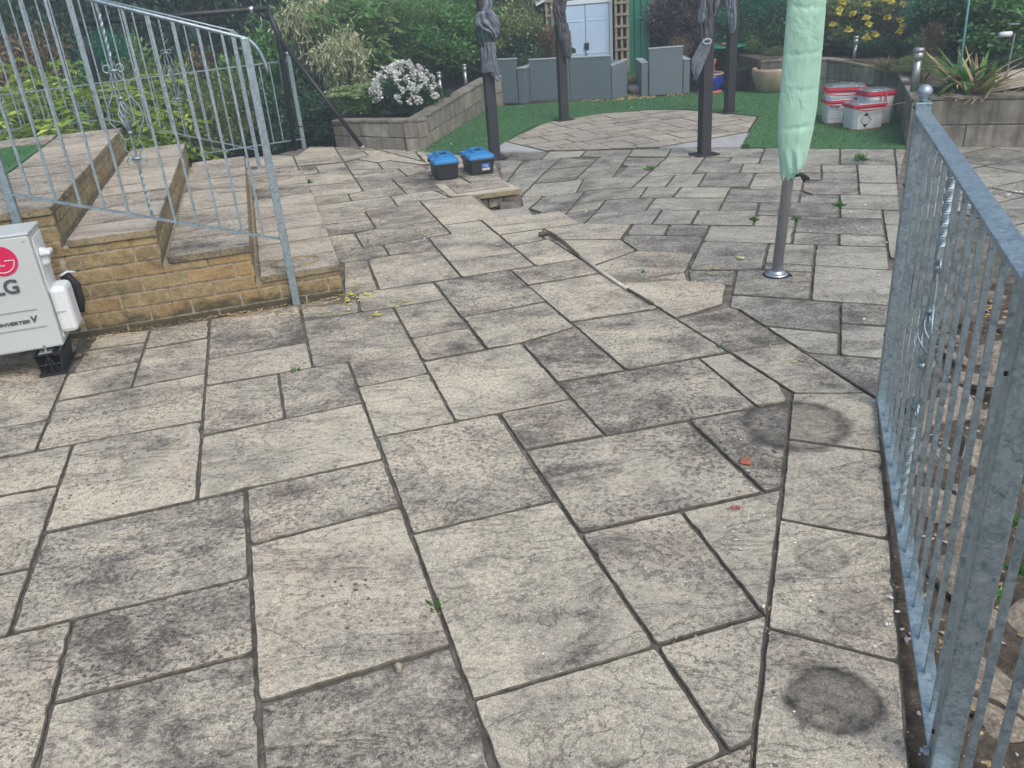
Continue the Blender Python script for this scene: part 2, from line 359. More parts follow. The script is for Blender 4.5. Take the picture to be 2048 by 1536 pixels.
c = N.ramp(N.noise(v, 6, 6, .7), [(.3, (.15, .135, .11)), (.5, (.26, .24, .20)), (.75, (.38, .36, .31))]); st = N.ramp(N.noise(tz, 5, 6, .7), [(.42, 0), (.68, .75)])
c = N.mix(st, c, (.085, .075, .055)); hv = N.n('HueSaturation'); N.l(N.math('ADD', N.math('MULTIPLY', a.outputs['Fac'], .5), .75), hv.inputs['Value']); N.l(c, hv.inputs['Color'])
N.l(hv.outputs[0], b_.inputs['Base Color']); b_.inputs['Roughness'].default_value = .92; N.l(N.bump(N.noise(v, 60, 6, .7), .6, .006), b_.inputs['Normal']); M['concrete_block'] = m
simple('pale_concrete', (.36, .37, .37), .85, var=.2, scale=6, bump=.3)
simple('black_paint', (.010, .012, .014), .5, var=.3); simple('post_brown', (.024, .024, .028), .55, var=.25, scale=9)
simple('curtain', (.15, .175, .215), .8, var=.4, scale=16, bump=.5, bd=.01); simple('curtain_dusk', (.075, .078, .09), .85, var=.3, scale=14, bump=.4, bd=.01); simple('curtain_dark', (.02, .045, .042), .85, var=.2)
m, nt_, b_ = mat('curtain_mesh'); b_.inputs['Base Color'].default_value = (.05, .05, .06, 1); b_.inputs['Alpha'].default_value = .9; b_.inputs['Roughness'].default_value = .9; M['curtain_mesh'] = m
m, nt_, b_ = mat('mint_fabric'); N = NT(nt_); v = N.coord(scale=(1, 1, .5)); f = N.noise(v, 7, 4); c = N.ramp(f, [(.3, (.28, .50, .39)), (.7, (.37, .61, .48))]); N.l(c, b_.inputs['Base Color']); b_.inputs['Roughness'].default_value = .6
n1 = N.bump(N.noise(v, 9, 5, .55, .8), .7, .03); N.l(N.bump(N.noise(v, 45, 4, .5), .35, .004, n1), b_.inputs['Normal']); b_.inputs['Sheen Weight'].default_value = .2; M['mint_fabric'] = m
simple('grey_pole', (.27, .28, .285), .45, .0, var=.15); simple('chrome', (.55, .57, .6), .2, .9); simple('black_rubber', (.01, .01, .011), .7)
simple('blue_plastic', (.018, .19, .46), .38, var=.1, scale=5); simple('black_plastic', (.020, .022, .026), .45, var=.15); simple('label_blue', (.03, .12, .42), .5); simple('label_cream', (.6, .52, .35), .5)
simple('white_plastic', (.64, .67, .68), .4, var=.03, scale=5); simple('white_metal', (.48, .52, .51), .38, var=.05, scale=3); simple('logo_red', (.56, .012, .085), .4); simple('logo_grey', (.055, .075, .08), .5); simple('groove', (.30, .36, .36), .5)
simple('tub_white', (.66, .68, .70), .4, var=.08, scale=9); simple('tub_red', (.50, .028, .055), .35, var=.1); simple('tub_lid', (.20, .25, .29), .16, .1, var=.4, scale=16); simple('ink', (.02, .022, .025), .6); simple('label_text', (.33, .38, .42), .6); simple('label_pink', (.55, .38, .40), .6)
m, nt_, b_ = mat('rattan'); N = NT(nt_); v = N.coord(kind='Object'); wv = N.n('TexWave', wave_type='BANDS', bands_direction='Z'); wv.inputs['Scale'].default_value = 26; N.l(v, wv.inputs['Vector']); w2 = N.n('TexWave', wave_type='BANDS', bands_direction='X'); w2.inputs['Scale'].default_value = 12; N.l(v, w2.inputs['Vector'])
h = N.math('ADD', N.math('MULTIPLY', wv.outputs['Fac'], .7), N.math('MULTIPLY', w2.outputs['Fac'], .25)); c = N.ramp(h, [(0, (.065, .095, .115)), (.5, (.125, .17, .20)), (1, (.175, .23, .265))]); c = N.mix(N.ramp(N.noise(v, 2.2, 3), [(.35, 0), (.7, .35)]), c, (.10, .135, .16))
N.l(c, b_.inputs['Base Color']); b_.inputs['Roughness'].default_value = .6; N.l(N.bump(h, .5, .006), b_.inputs['Normal']); M['rattan'] = m
simple('rattan_rim', (.34, .40, .44), .45, var=.1)
simple('shed_blue', (.42, .56, .72), .4, .0, var=.06, scale=2); simple('shed_white', (.6, .68, .72), .4); simple('shed_green', (.02, .17, .12), .45, var=.25, scale=2); simple('trellis_wood', (.25, .21, .15), .85, var=.3, scale=14, bump=.3)
simple('padlock', (.03, .035, .04), .4, .5); simple('terracotta', (.38, .13, .08), .85, var=.2, scale=30, bump=.3); simple('blue_glaze', (.012, .03, .24), .18, var=.3, scale=4); simple('rim_tan', (.33, .21, .13), .6, var=.2); simple('black_pot', (.012, .013, .013), .6); simple('cream_pot', (.36, .29, .20), .7, var=.3, scale=5)
simple('bark', (.075, .055, .04), .9, var=.5, scale=12, bump=1., bd=.02); simple('pale_stem', (.14, .12, .085), .85, var=.4, scale=20); simple('stick_bark', (.10, .075, .055), .9, var=.5, scale=30, bump=.8); simple('bare_wood', (.55, .50, .44), .8, var=.2, scale=20, bump=.4)
m, nt_, b_ = mat('rock'); N = NT(nt_); a = N.n('Attribute', attribute_name='slab'); v = N.coord(scale=(1, 1, 2.2), attr='slab'); f = N.noise(v, 7, 7, .72, .4)
c = N.ramp(f, [(.28, (.16, .13, .10)), (.44, (.42, .35, .27)), (.58, (.60, .54, .44)), (.75, (.78, .73, .64))]); c = N.mix(N.ramp(N.noise(v, 3, 4), [(.5, 0), (.65, .5)]), c, (.27, .235, .20)); N.l(c, b_.inputs['Base Color']); b_.inputs['Roughness'].default_value = .92
n1 = N.bump(f, 1., .05); N.l(N.bump(N.noise(v, 40, 5, .7), .6, .01, n1), b_.inputs['Normal']); M['rock'] = m
simple('petal_white', (.8, .8, .76), .6); simple('petal_yellow', (.72, .62, .06), .55, var=.2); simple('dry_leaf', (.34, .25, .12), .8, var=.5, scale=60); simple('yellow_leaf', (.62, .55, .12), .6, var=.3, scale=60); simple('rust', (.16, .06, .03), .9); simple('cane_blue', (.16, .40, .42), .5)
simple('stainless', (.34, .36, .37), .35, .6, var=.2); simple('lamp_glass', (.7, .72, .72), .3); simple('twig', (.13, .10, .075), .9, var=.4, scale=30)
leaf_mat('lf_dark', (0.018, 0.047, 0.026), (0.047, 0.119, 0.057), (0.108, 0.238, 0.108)); leaf_mat('lf_deep', (0.022, 0.043, 0.035), (0.047, 0.100, 0.069), (0.097, 0.184, 0.108))
leaf_mat('lf_mid', (0.047, 0.130, 0.043), (0.130, 0.302, 0.086), (0.281, 0.540, 0.151)); leaf_mat('lf_bright', (.07, .15, .04), (.16, .29, .09), (.32, .46, .17)); leaf_mat('lf_lime', (0.144, 0.272, 0.032), (0.352, 0.512, 0.080), (0.672, 0.800, 0.192))
leaf_mat('lf_blue', (0.014, 0.086, 0.054), (0.032, 0.216, 0.119), (0.086, 0.389, 0.216)); leaf_mat('lf_var', (.20, .26, .12), (.52, .54, .34), (.80, .76, .56), .25); leaf_mat('lf_brown', (.06, .04, .022), (.17, .115, .062), (.38, .29, .17), .2); leaf_mat('lf_sedum', (.18, .28, .12), (.34, .46, .22), (.55, .66, .38)); leaf_mat('lf_olive', (0.086, 0.130, 0.047), (0.216, 0.281, 0.108), (0.475, 0.518, 0.238))
leaf_mat('lf_white', (.62, .64, .60), (.82, .83, .80), (.92, .92, .9), .3); leaf_mat('lf_yellow', (.55, .50, .05), (.75, .68, .10), (.85, .80, .25), .3); leaf_mat('lf_straw', (.20, .15, .07), (.42, .33, .17), (.66, .54, .34), .25); leaf_mat('lf_red', (.35, .03, .02), (.55, .08, .05)); leaf_mat('lf_turf', (.06, .16, .05), (.08, .205, .07), (.11, .25, .09), .2)
leaf_mat('lf_grass', (.03, .10, .02), (.08, .22, .04), (.18, .36, .08)); leaf_mat('lf_purple', (0.039, 0.030, 0.047), (0.108, 0.076, 0.108), (0.216, 0.173, 0.173))
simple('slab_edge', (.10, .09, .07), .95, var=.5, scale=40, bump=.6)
# ================================================================ ground and paving
u3 = np.array([-.96719516, -.25403449, 0]); v3 = np.array([-u3[1], u3[0], 0])*-1   # stair frame: u to the left, v away
BC = np.array([-.94815913, 4.70124934, 0])
def SF(u, v, z): p = BC+u*u3+v*v3; return (float(p[0]), float(p[1]), z)
STEP = G((1010, 408))[:2]
def zdip(q):   # the lower terrace dips a little in front of the step
    d2 = ((q[0]-STEP[0]-.20)/.50)**2+((q[1]-STEP[1]-.1)/.95)**2
    return -.085*math.exp(-d2**1.3)
g = MB()
def gridsheet(mb, x0, x1, y0, y1, n, m_, zf):
    vs = [(x0+(x1-x0)*i/n, y0+(y1-y0)*j/m_, zf(x0+(x1-x0)*i/n, y0+(y1-y0)*j/m_)) for j in range(m_+1) for i in range(n+1)]
    mb.add(vs, [(j*(n+1)+i, j*(n+1)+i+1, (j+1)*(n+1)+i+1, (j+1)*(n+1)+i) for j in range(m_) for i in range(n)])
FEN = lambda y: 1.43+(y-2.85)*.36
def gz(x, y):
    z = (-.05 if y < 4.6 and x > .6 else -.19) + .012*mnoise.noise(Vector((x*3, y*3, 0)))
    if y < 4.2 and x > FEN(y)-.02: z -= min(.30, (x-FEN(y)+.02)*.30)*min(1, max(0, (4.0-y)/.7)) - .05*mnoise.noise(Vector((x*6, y*6, 3)))*min(1, max(0, (4.0-y)/.7))
    if x < -1.6 and y > 8.5: z -= .12*min(1, (-1.6-x))
    if y > 17: z += ((y-17)*.42)+.4*mnoise.noise(Vector((x*.3, y*.3, 0)))
    return z
gridsheet(g, .7, 4.7, .0, 4.5, 80, 90, gz); g.build('rock_garden_soil', M['soil'], smooth=True)['kind'] = 'structure'
g = MB(); gridsheet(g, -34, 34, -12, 46, 90, 80, lambda x, y: gz(x, y)-.03 if not (.5 < x < 4.9 and -1 < y < 4.7) else -.62)
g.build('ground', M['soil'], smooth=True)['kind'] = 'structure'
A = lambda x, y: (x*.29297, 560+y*.29297)
D = lambda x, y: (1000+x*.29297, 700+y*.29297)
V = lambda x, y: (1300+x*.29297, 560+y*.29297)
W = lambda x, y: (550+x*.29297, 280+y*.29297)
Y = lambda x, y: (1350+x*.24414, 270+y*.24414)
Z = lambda x, y: (950+x*.24414, 260+y*.24414)
K = lambda x, y: (900+x*.32227, 150+y*.32227)
P0 = lambda x, y: (x, y)
def q(f, s):
    v_ = [float(t) for t in s.replace(',', ' ').split()]; return [f(v_[i], v_[i+1]) for i in range(0, len(v_), 2)]
near = [q(A, s) for s in ("1435 270 2035 165 2082 424 1420 540", "1420 540 2082 424 2143 590 1405 725", "1030 340 1435 270 1420 395 990 470", "990 470 1420 395 1395 640 905 725", "600 480 990 425 950 555 480 635", "650 370 1030 340 1000 410 990 425 600 480",
 "480 635 950 555 905 725 395 830", "395 830 905 725 1395 640 1375 955 520 1130 240 1175", "520 1130 1375 955 1345 1500 300 1724 400 1405", "1405 725 1900 640 1945 945 1385 1065", "1900 640 2143 590 2382 560 2468 840 1945 945", "1385 1065 1945 945 2468 840 2618 1220 1345 1500")]
near += [q(P0, s) for s in ("-200 690 175 640 91 841 -200 890", "-200 890 91 841 70 904 -200 950", "-200 950 70 904 152 891 110 973 -200 1030", "-200 1030 110 973 59 1138 -200 1190", "-200 1190 59 1138 23 1269 -200 1322",
 "88 1065 394 999 492 982 498 1156 146 1241 23 1269", "146 1241 498 1156 507 1306 105 1407", "-200 1322 23 1269 146 1241 105 1407 60 1580 -200 1660", "105 1407 507 1306 526 1405 529 1760 10 1780", "492 982 767 917 793 1016 498 1092", "498 1092 793 1016 831 1080 905 1291 526 1405",
 "526 1405 905 1291 954 1402 998 1536 1040 1700 529 1760", "831 1068 1105 1003 1170 1065 1306 1288 954 1402 905 1291", "755 876 913 838 995 827 1045 900 1105 1003 831 1068", "995 827 1139 799 1211 870 1045 900", "1058 900 1211 870 1378 842 1527 983 1362 1022 1170 1065 1105 1003", "1170 1065 1362 1022 1521 1232 1306 1288",
 "1362 1022 1527 983 1565 980 1550 1120 1535 1228 1521 1232", "1306 1288 1524 1241 1492 1493 1457 1502", "954 1402 1306 1288 1457 1502 1386 1531 1250 1600 1020 1620", "1386 1531 1492 1493 1500 1640 1250 1640", "1378 842 1515 814 1577 805 1568 975 1527 983", "1123 767 1398 717 1515 814 1378 842 1211 870 1139 799", "1398 717 1451 703 1568 785 1577 803 1515 814",
 "1572 787 1734 786 1750 800 1768 905 1580 879", "1580 879 1768 905 1784 1080 1571 1040", "1571 1040 1784 1080 1804 1326 1541 1256", "1541 1256 1804 1326 1825 1680 1495 1620 1505 1522",
 "609 642 720 623 789 616 844 724 855 747 715 775 698 724 628 733", "597 610 690 586 712 583 720 623 609 642", "720 623 712 583 758 577 871 564 888 598 789 616", "789 616 888 598 926 635 940 655 819 677", "819 677 940 655 973 698 844 724", "869 563 1020 541 1057 570 1089 604 926 635", "926 635 1089 604 1145 643 1148 655 1042 687 973 698",
 "844 724 1042 687 1124 767 1139 799 913 838", "715 775 855 747 913 838 755 876", "1042 687 1148 655 1246 738 1123 767", "1057 570 1203 546 1320 617 1145 643 1089 604", "1145 643 1320 617 1361 635 1460 705 1398 717 1246 738", "1361 635 1457 614 1473 617 1581 687 1460 705", "1460 705 1581 687 1734 786 1572 787", "1021 541 1162 517 1203 546 1057 570")]
mid = [q(Z, s) for s in ("320 945 560 900 870 1055 290 1150 490 1110 480 1100", "205 858 560 808 560 900 320 945", "45 742 200 715 530 690 690 660 865 765 560 808 205 858", "560 808 865 765 1285 770 1195 892 560 900", "560 900 1195 892 1330 985 1000 1100 870 1055", "1000 1100 1330 985 1800 1005 1725 1165 1200 1250", "1040 1170 1200 1250 1725 1165 1745 1235 2065 1262 2035 1430 1690 1530 1640 1510")]
mid[0] = q(Z, "320 945 560 900 870 1055 500 1112")
mid += [q(W, s) for s in ("630 820 780 790 1105 755 1205 830 1265 940 1095 970 710 1030", "465 835 630 820 710 1030 470 1060", "375 655 545 640 600 735 740 720 780 790 630 820 465 835", "740 720 1045 672 1105 755 780 790", "545 640 690 605 1105 550 1200 640 1045 672 740 720 600 735", "1045 672 1200 640 1150 580 1400 550 1530 650 1620 715 1650 775 1205 830 1105 755",
 "1205 830 1650 775 1780 855 1605 890 1265 940", "985 415 1350 380 1540 525 1400 550 1150 580 1105 550", "615 490 840 455 985 415 1105 550 690 605 650 545", "270 450 520 415 785 385 840 455 615 490 650 545 330 580", "330 580 650 545 690 605 375 655", "785 385 895 365 1090 345 1195 392 985 415 840 455", "270 450 240 390 500 372 520 415", "240 390 205 315 560 290 610 350 500 372", "500 372 610 350 875 345 895 365 785 385 520 415",
 "505 205 735 200 840 195 905 250 800 270 875 345 610 350 560 290", "800 270 905 250 1060 240 1080 300 1195 392 1090 345 895 365 875 345", "1060 240 1240 235 1340 297 1080 300", "1240 235 1540 245 1560 280 1340 297", "205 315 160 245 300 225 505 205 560 290", "150 180 270 175 300 225 160 245", "270 175 485 150 505 205 300 225", "505 205 485 150 560 130 700 155 735 200", "735 200 700 155 780 140 1000 170 1040 200 905 250 840 195",
 "140 112 420 85 460 150 150 180", "420 85 600 75 640 105 560 130 460 150", "600 75 700 68 1000 140 1050 165 1000 170 780 140 700 155 560 130 640 105", "140 112 240 45 420 46 420 85", "420 46 620 42 700 68 600 75 420 85", "620 42 800 48 960 78 1000 140 700 68", "960 78 1250 105 1480 120 1500 150 1250 190 1050 165 1000 140", "1040 200 1050 165 1250 190 1500 150 1540 245 1240 235 1060 240 905 250", "-350 140 0 100 140 112 150 180 -350 190", "-350 190 150 180 160 245 205 315 240 390 270 450 330 580 375 655 465 835 470 1060 300 900")]
far0 = q(Y, "100 1105 508 1110 462 1224 120 1200"), q(Z, "1288 770 1595 772 1550 857 1243 852"), q(Z, "1600 772 1912 783 1882 866 1555 857"), q(Z, "1250 855 1880 866 1800 1003 1330 985 1195 892")
far = [q(V, s) for s in ("555 95 1300 155 1285 355 790 307 590 190 540 182", "1300 155 1880 180 1880 326 1305 290", "1305 290 1880 326 1880 550 1560 535 1295 515 1290 357", "800 310 1290 357 1295 515 1080 490 960 435", "970 440 1080 490 1295 515 1880 550 1880 815 1520 790 1480 768")]
far += [q(Y, s) for s in ("510 1105 715 1095 1120 1120 1110 1335 460 1300", "1140 1065 1850 1112 1850 1400 1115 1338", "240 870 770 880 715 1092 510 1105 110 1095", "770 880 1150 890 1140 1052 735 1045", "735 1045 1140 1052 1130 1120 715 1095", "1155 895 1735 920 1770 1000 1765 1105 1140 1065", "275 740 975 745 950 885 240 868", "985 790 1345 805 1340 893 950 885", "1345 805 1725 825 1735 918 1340 893", "1000 660 1350 665 1690 690 1725 825 985 790", "680 655 1000 660 975 745 640 735",
 "190 620 660 615 680 655 640 735 275 740 130 725", "700 548 1010 545 1330 555 1350 665 680 655", "400 545 695 548 655 615 360 615", "460 440 1035 450 1010 545 400 545", "640 355 1055 360 1035 450 600 435", "1055 385 1500 390 1505 480 1130 482 1040 450", "1040 485 1350 485 1335 557 1010 545", "1355 485 1840 495 1840 612 1360 600", "1360 600 1700 610 1690 690 1350 665", "1700 610 1850 615 1850 732 1730 727", "1730 727 1850 732 1850 1010 1770 1000", "1515 393 1850 393 1850 495 1510 483",
 "245 312 650 312 600 418 190 418", "655 308 1200 305 1200 362 640 355", "1200 305 1490 300 1500 388 1055 385 1200 362", "160 305 250 178 560 235 525 308", "560 235 1200 235 1200 304 525 308", "1200 235 1490 240 1490 300 1200 304", "1495 240 1770 240 1790 305 1845 390 1505 390", "-3 240 130 160 250 178 155 305 -40 310", "250 178 465 185 430 235 560 235", "465 185 700 180 690 232 430 235", "740 105 1350 110 1345 235 695 232", "1355 110 1740 105 1770 240 1355 235", "1745 105 1900 110 1900 390 1845 390", "50 100 540 97 740 105 700 180 250 178 130 160")]
far += [q(Z, s) for s in ("690 660 755 615 990 617 865 757", "755 613 830 550 1075 552 990 617", "1080 552 1475 553 1400 650 990 655", "990 655 1530 657 1450 765 865 760", "1535 657 1835 660 1775 765 1450 764", "1475 553 2045 552 2000 655 1400 650", "890 470 1410 465 1350 548 830 550", "1410 465 1690 465 1620 548 1350 548", "1690 465 2100 465 2045 552 1620 548", "550 470 890 470 750 583 530 583 440 555", "530 583 755 583 690 655 530 690 480 620", "890 385 1375 380 1310 460 830 467", "1375 380 1640 365 1610 405 1560 462 1310 460", "1640 365 1900 352 1830 462 1560 462", "370 465 550 470 440 555 480 620 530 690 200 715 100 600 380 540",
 "370 467 490 388 890 385 830 467", "490 388 590 310 930 290 820 388", "590 310 720 225 1010 245 930 290", "820 388 1030 215 1250 210 1180 275 1150 380", "1150 380 1250 290 1470 300 1375 380", "1180 275 1250 222 1570 222 1470 300 1250 290", "1470 300 1600 215 1880 225 1780 352 1640 365 1375 380", "300 310 400 245 720 225 590 310 490 388 370 465 240 415", "330 240 430 180 600 180 530 240", "530 240 620 180 910 165 860 215 720 225", "860 215 920 165 1300 155 1250 210", "1250 210 1310 152 1610 152 1570 220", "1610 152 1830 152 1780 212 1570 218", "150 245 330 240 400 245 300 310 240 415 150 370")]
def noz(p): return 0
mb = MB()
NM, JT = tidy([[xy(c) for c in p] for p in near+mid])
for p in NM[:len(near)]: slab(mb, p, random.choice((.006, .008, .010, .013)), step=.03)
pn = mb.build('patio_paving', M['stone'], attr='slab', fix=True); tag(pn, kind='structure')
mb = MB()
for p in NM[len(near):]: slab(mb, p, .011, step=.05)
tag(mb.build('upper_paving', M['stone'], attr='slab', fix=True), kind='structure')
mb = MB()
FM, JF = tidy([[xy(c) for c in p] for p in list(far0)+far], .04)
for p in FM: slab(mb, p, .012, z=-.004, zf=zdip, step=.05)
circ = [xy(K(*c)) for c in ((330, 410), (400, 378), (520, 310), (660, 280), (960, 235), (1250, 215), (1450, 213), (1700, 235), (1920, 255), (1860, 352), (1310, 447), (590, 472))][::-1]
ca_ = [tuple(c) for c in circ]
if sum(ca_[i-1][0]*ca_[i][1]-ca_[i][0]*ca_[i-1][1] for i in range(len(ca_))) < 0: ca_ = ca_[::-1]
ca_ = [tuple(c) for c in offset_poly(ca_, .02)]
mb2 = MB()
for p in ashlar(ca_, .30, (.26, .34, .22), (.3, .45, .26)): slab(mb2, p, .006, z=-.002, step=.2, rnd=(random.random()*.35, random.random(), random.random()))
tag(mb2.build('round_paving', M['stone_tan'], attr='slab', fix=True), kind='structure')
rr = [(1835, 292), (2200, 292), (2300, 420), (2200, 640), (2030, 650), (1925, 640), (1800, 500)]
rr = [xy(c) for c in rr][::-1]
for p in ashlar(rr, .387, (.42, .3, .5), (.6, .45, .8)):
    if min(c[0] for c in p) > xy(Y(1850, 600))[0]-.12: slab(mb, p, .014, z=-.006, step=.2)
tag(mb.build('terrace_paving', M['stone_grey'], attr='slab', fix=True), kind='structure')
# bedding under all slabs (shows in the joints)
bed = MB()
bed.prism([xy(c) for c in ((-350, 640), (597, 600), (640, 560), (560, 470), (470, 330), (600, 296), (735, 291), (830, 304), (1000, 318), (1004, 362), (955, 392), (1000, 437), (1165, 450), (1480, 620), (1745, 792), (1769, 907), (1784, 1080), (1804, 1326), (1822, 1560), (1830, 1800), (-350, 1800))][::-1], -.2, -.009)
bed.prism([xy(c) for c in ((1165, 456), (1400, 440), (1560, 300), (1830, 292), (1830, 500), (1745, 792), (1480, 622))], -.06, -.016)
bed.prism([xy(c) for c in ((1830, 292), (2200, 292), (2250, 420), (2100, 560), (1985, 560), (1960, 620), (1830, 640))], -.06, -.019)
tag(bed.build('paving_bed', M['mortar_bed'], fix=True), kind='structure')
bed = MB(); lo = [xy(c) for c in ((950, 395), (1005, 362), (1005, 318), (1000, 296), (1480, 300), (1180, 460), (990, 440))]
x0, x1, y0, y1 = .02, 2.6, 5.0, 9.0
gridsheet(bed, x0, x1, y0, y1, 40, 60, lambda x, y: zdip((x, y))-.018)
tag(bed.build('terrace_bed', M['mortar_bed'], smooth=True), kind='structure')
pc = MB()
for s in ("225 473 340 412 590 473", "1300 449 1862 354 1812 444"):
    pc.prism([xy(c) for c in q(K, s)][::-1], -.03, -.003)
tag(pc.build('concrete_patch', M['pale_concrete'], fix=True), kind='structure')
# step with pale edging slab
stp = thing('stone_step', 'low stone step with pale moss edged slab beside the blue toolboxes', 'step', (*STEP, 0))
fr = [xy(W(*c)) for c in ((1080, 302), (1340, 299), (1560, 281), (1688, 338), (1352, 381), (1196, 391))]
def rel(P, o=STEP): return [(p[0]-o[0], p[1]-o[1]) for p in P]
b1 = MB(); b1.m2 = M['coping_side']; slab(b1, rel(fr), .006, z=.006, th=.04, tilt=False, rnd=(.0, .0, 0.2)); b1.build('tread_slab', M['stone'], stp, attr='slab', fix=True)
b1 = MB(); inn = [xy(W(*c)) for c in ((1165, 308), (1350, 303), (1545, 286), (1605, 322), (1240, 373))]; slab(b1, rel(inn), .0, z=.010, th=.012, tilt=False, rnd=(.95, .2, 1.)); b1.build('worn_inset', M['coping'], stp, attr='slab', fix=True)
b1 = MB(); a_, c_ = np.array(rel([xy(W(1352, 381))])[0]), np.array(rel([xy(W(1688, 338))])[0]); dd = (c_-a_)/np.linalg.norm(c_-a_); nn = np.array([-dd[1], dd[0]])
L_ = np.linalg.norm(c_-a_); k_ = 0
for i, t in enumerate((.02, .32, .62)):
    cc = a_+dd*(t+.13)*L_/.95 + nn*.10; b1.cur = (.8, random.random(), random.random()); b1.box((cc[0], cc[1], -.095), (.27*L_/.95, .09, .075), rz=math.atan2(dd[1], dd[0]))
b1.cur = (1, 0, 0); cc = a_+dd*L_*.5+nn*.13; b1.box((cc[0], cc[1], -.11), (L_*.96, .1, .14), rz=math.atan2(dd[1], dd[0]))
b1.build('riser_stones', M['rock'], stp, bevel=.008, attr='slab')
# ================================================================ lawn
def flat(name, pix, m, z=.0, zb=-.03, f=P0):
    mb = MB(); mb.prism([xy(c) for c in q(f, pix)][::-1], zb, z); return tag(mb.build(name, m, fix=True), kind='structure')
lawn_px = "832 303 870 308 925 305 985 300 1008 285 1030 270 1067 249 1112 240 1209 225 1302 219 1367 218 1447 225 1519 232 1500 262 1483 293 1560 296 1812 296 1815 280 1785 200 1660 184 1400 184 1250 190 1255 196 1000 213 975 216 900 258"
lawn = flat('lawn', lawn_px, M['turf'], .004)
# ================================================================ brick stepped terrace
US = (0., .47, .93, 1.39, 3.6); ZS = (.192, .375, .54, .72); VD = 3.08; CT = .036
ter = thing('stepped_terrace', 'yellow brick terrace climbing in four broad stone topped steps beside the air conditioner', 'terrace')
def bricks(mb, a, b, z0, z1, h=.083, L=.268, off=0., skip=None, j=.011, out=.004, first=0):
    a = np.array(a[:2]); b = np.array(b[:2]); d = (b-a); T = np.linalg.norm(d); d = d/T; ang = math.atan2(d[1], d[0]); n = np.array([d[1], -d[0]]); z = z0; r = first
    while z < z1-.012:
        hh = min(h, z1-z); x = -(L/2 if r % 2 else 0)+off
        while x < T:
            xa, xb = max(0, x), min(T, x+L-j)
            if xb-xa > .025:
                c = a+d*(xa+xb)/2+n*(out-.03+random.uniform(-.0015, .0015)); mb.cur = (random.random(), random.random(), random.random())
                mb.box((c[0], c[1], z+(hh-j)/2+j/2), (xb-xa, .06, hh-j), rz=ang)
            x += L
        z += h; r += 1
bm_ = MB(); mo = MB()
for i in range(4):
    ua, ub, zt = US[i], US[i+1], ZS[i]-CT
    mo.prism([SF(ua+.002, .002, 0)[:2], SF(ub-.002, .002, 0)[:2], SF(ub-.002, VD-.01, 0)[:2], SF(ua+.002, VD-.01, 0)[:2]], -.12, zt-.001*i)
    # front wall (outward = towards camera), courses run through
    bricks(bm_, SF(ub, 0, 0), SF(ua, 0, 0), -.045, zt, first=0, off=-.03*i, out=.006)
    z0 = -.045 if i == 0 else ZS[i-1]-.002
    bricks(bm_, SF(ua, 0, 0), SF(ua, VD, 0), z0, zt, out=.006, h=.081, off=-.05)
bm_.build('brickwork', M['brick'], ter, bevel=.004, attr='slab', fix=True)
mo.build('mortar_core', M['brick_mortar'], ter, fix=True)
for i in range(4):
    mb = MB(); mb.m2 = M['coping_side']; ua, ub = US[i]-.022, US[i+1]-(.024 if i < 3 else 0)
    if i == 3: ub = 1.87
    v = -.025; ks = (.30, .38, .33, .42, .36, .31, .40, .35, .3)
    k = i
    while v < VD-.05:
        dv = min(ks[k % 9], VD-v); k += 1
        if VD-v-dv < .12: dv = VD-v
        slab(mb, [SF(ua, v, 0), SF(ub, v, 0), SF(ub, v+dv, 0), SF(ua, v+dv, 0)], .016, z=ZS[i], th=CT, step=.06, rnd=(random.random()*.9, random.random(), .3)); v += dv
    if i == 3:
        for u0 in np.arange(1.87, 3.6, .45):
            v = -.025
            for dv in (.42, .5, .44):
                slab(mb, [SF(u0, v, 0), SF(u0+.45, v, 0), SF(u0+.45, v+dv, 0), SF(u0, v+dv, 0)], .01, z=ZS[i], th=CT, step=.1); v += dv
            slab(mb, [SF(u0, 2.58, 0), SF(u0+.45, 2.58, 0), SF(u0+.45, VD, 0), SF(u0, VD, 0)], .01, z=ZS[i], th=CT, step=.1)
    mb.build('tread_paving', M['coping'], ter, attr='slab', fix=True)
mb = MB(); mb.prism([SF(1.875, 1.34, 0)[:2], SF(4.6, 1.34, 0)[:2], SF(4.6, 2.575, 0)[:2], SF(1.875, 2.575, 0)[:2]], .66, .722)
lw = tag(mb.build('upper_lawn', M['turf'], fix=True), kind='structure')
# ring patterns embossed on the lowest tread
for (u, v_, ru) in ((.23, .17, .14), (.24, 2.82, .15)):
    mb = MB()
    for r_, t in ((ru, .006), (ru*.86, .003)):
        pts = [SF(u+r_*math.cos(a), v_+r_*.75*math.sin(a), ZS[0]+.001) for a in np.linspace(0, 2*math.pi, 40)]
        mb.tube(pts, t, 6, cap=False)
    mb.cur = (.9, .9, .2); o = mb.build('embossed_ring', M['coping_side'], ter, smooth=True, attr='slab')
mb = MB(); mb.lathe([(.0, 0), (.035, 0), (.04, .012), (.03, .03), (0, .03)], 16, SF(2.35, 2.52, .72)); mb.box(SF(2.32, 2.52, .775), (.16, .09, .05))
tag(mb.build('plastic_fitting', M['white_plastic'], bevel=.015), 'small white plastic fitting on the raised left lawn edge', 'fitting')
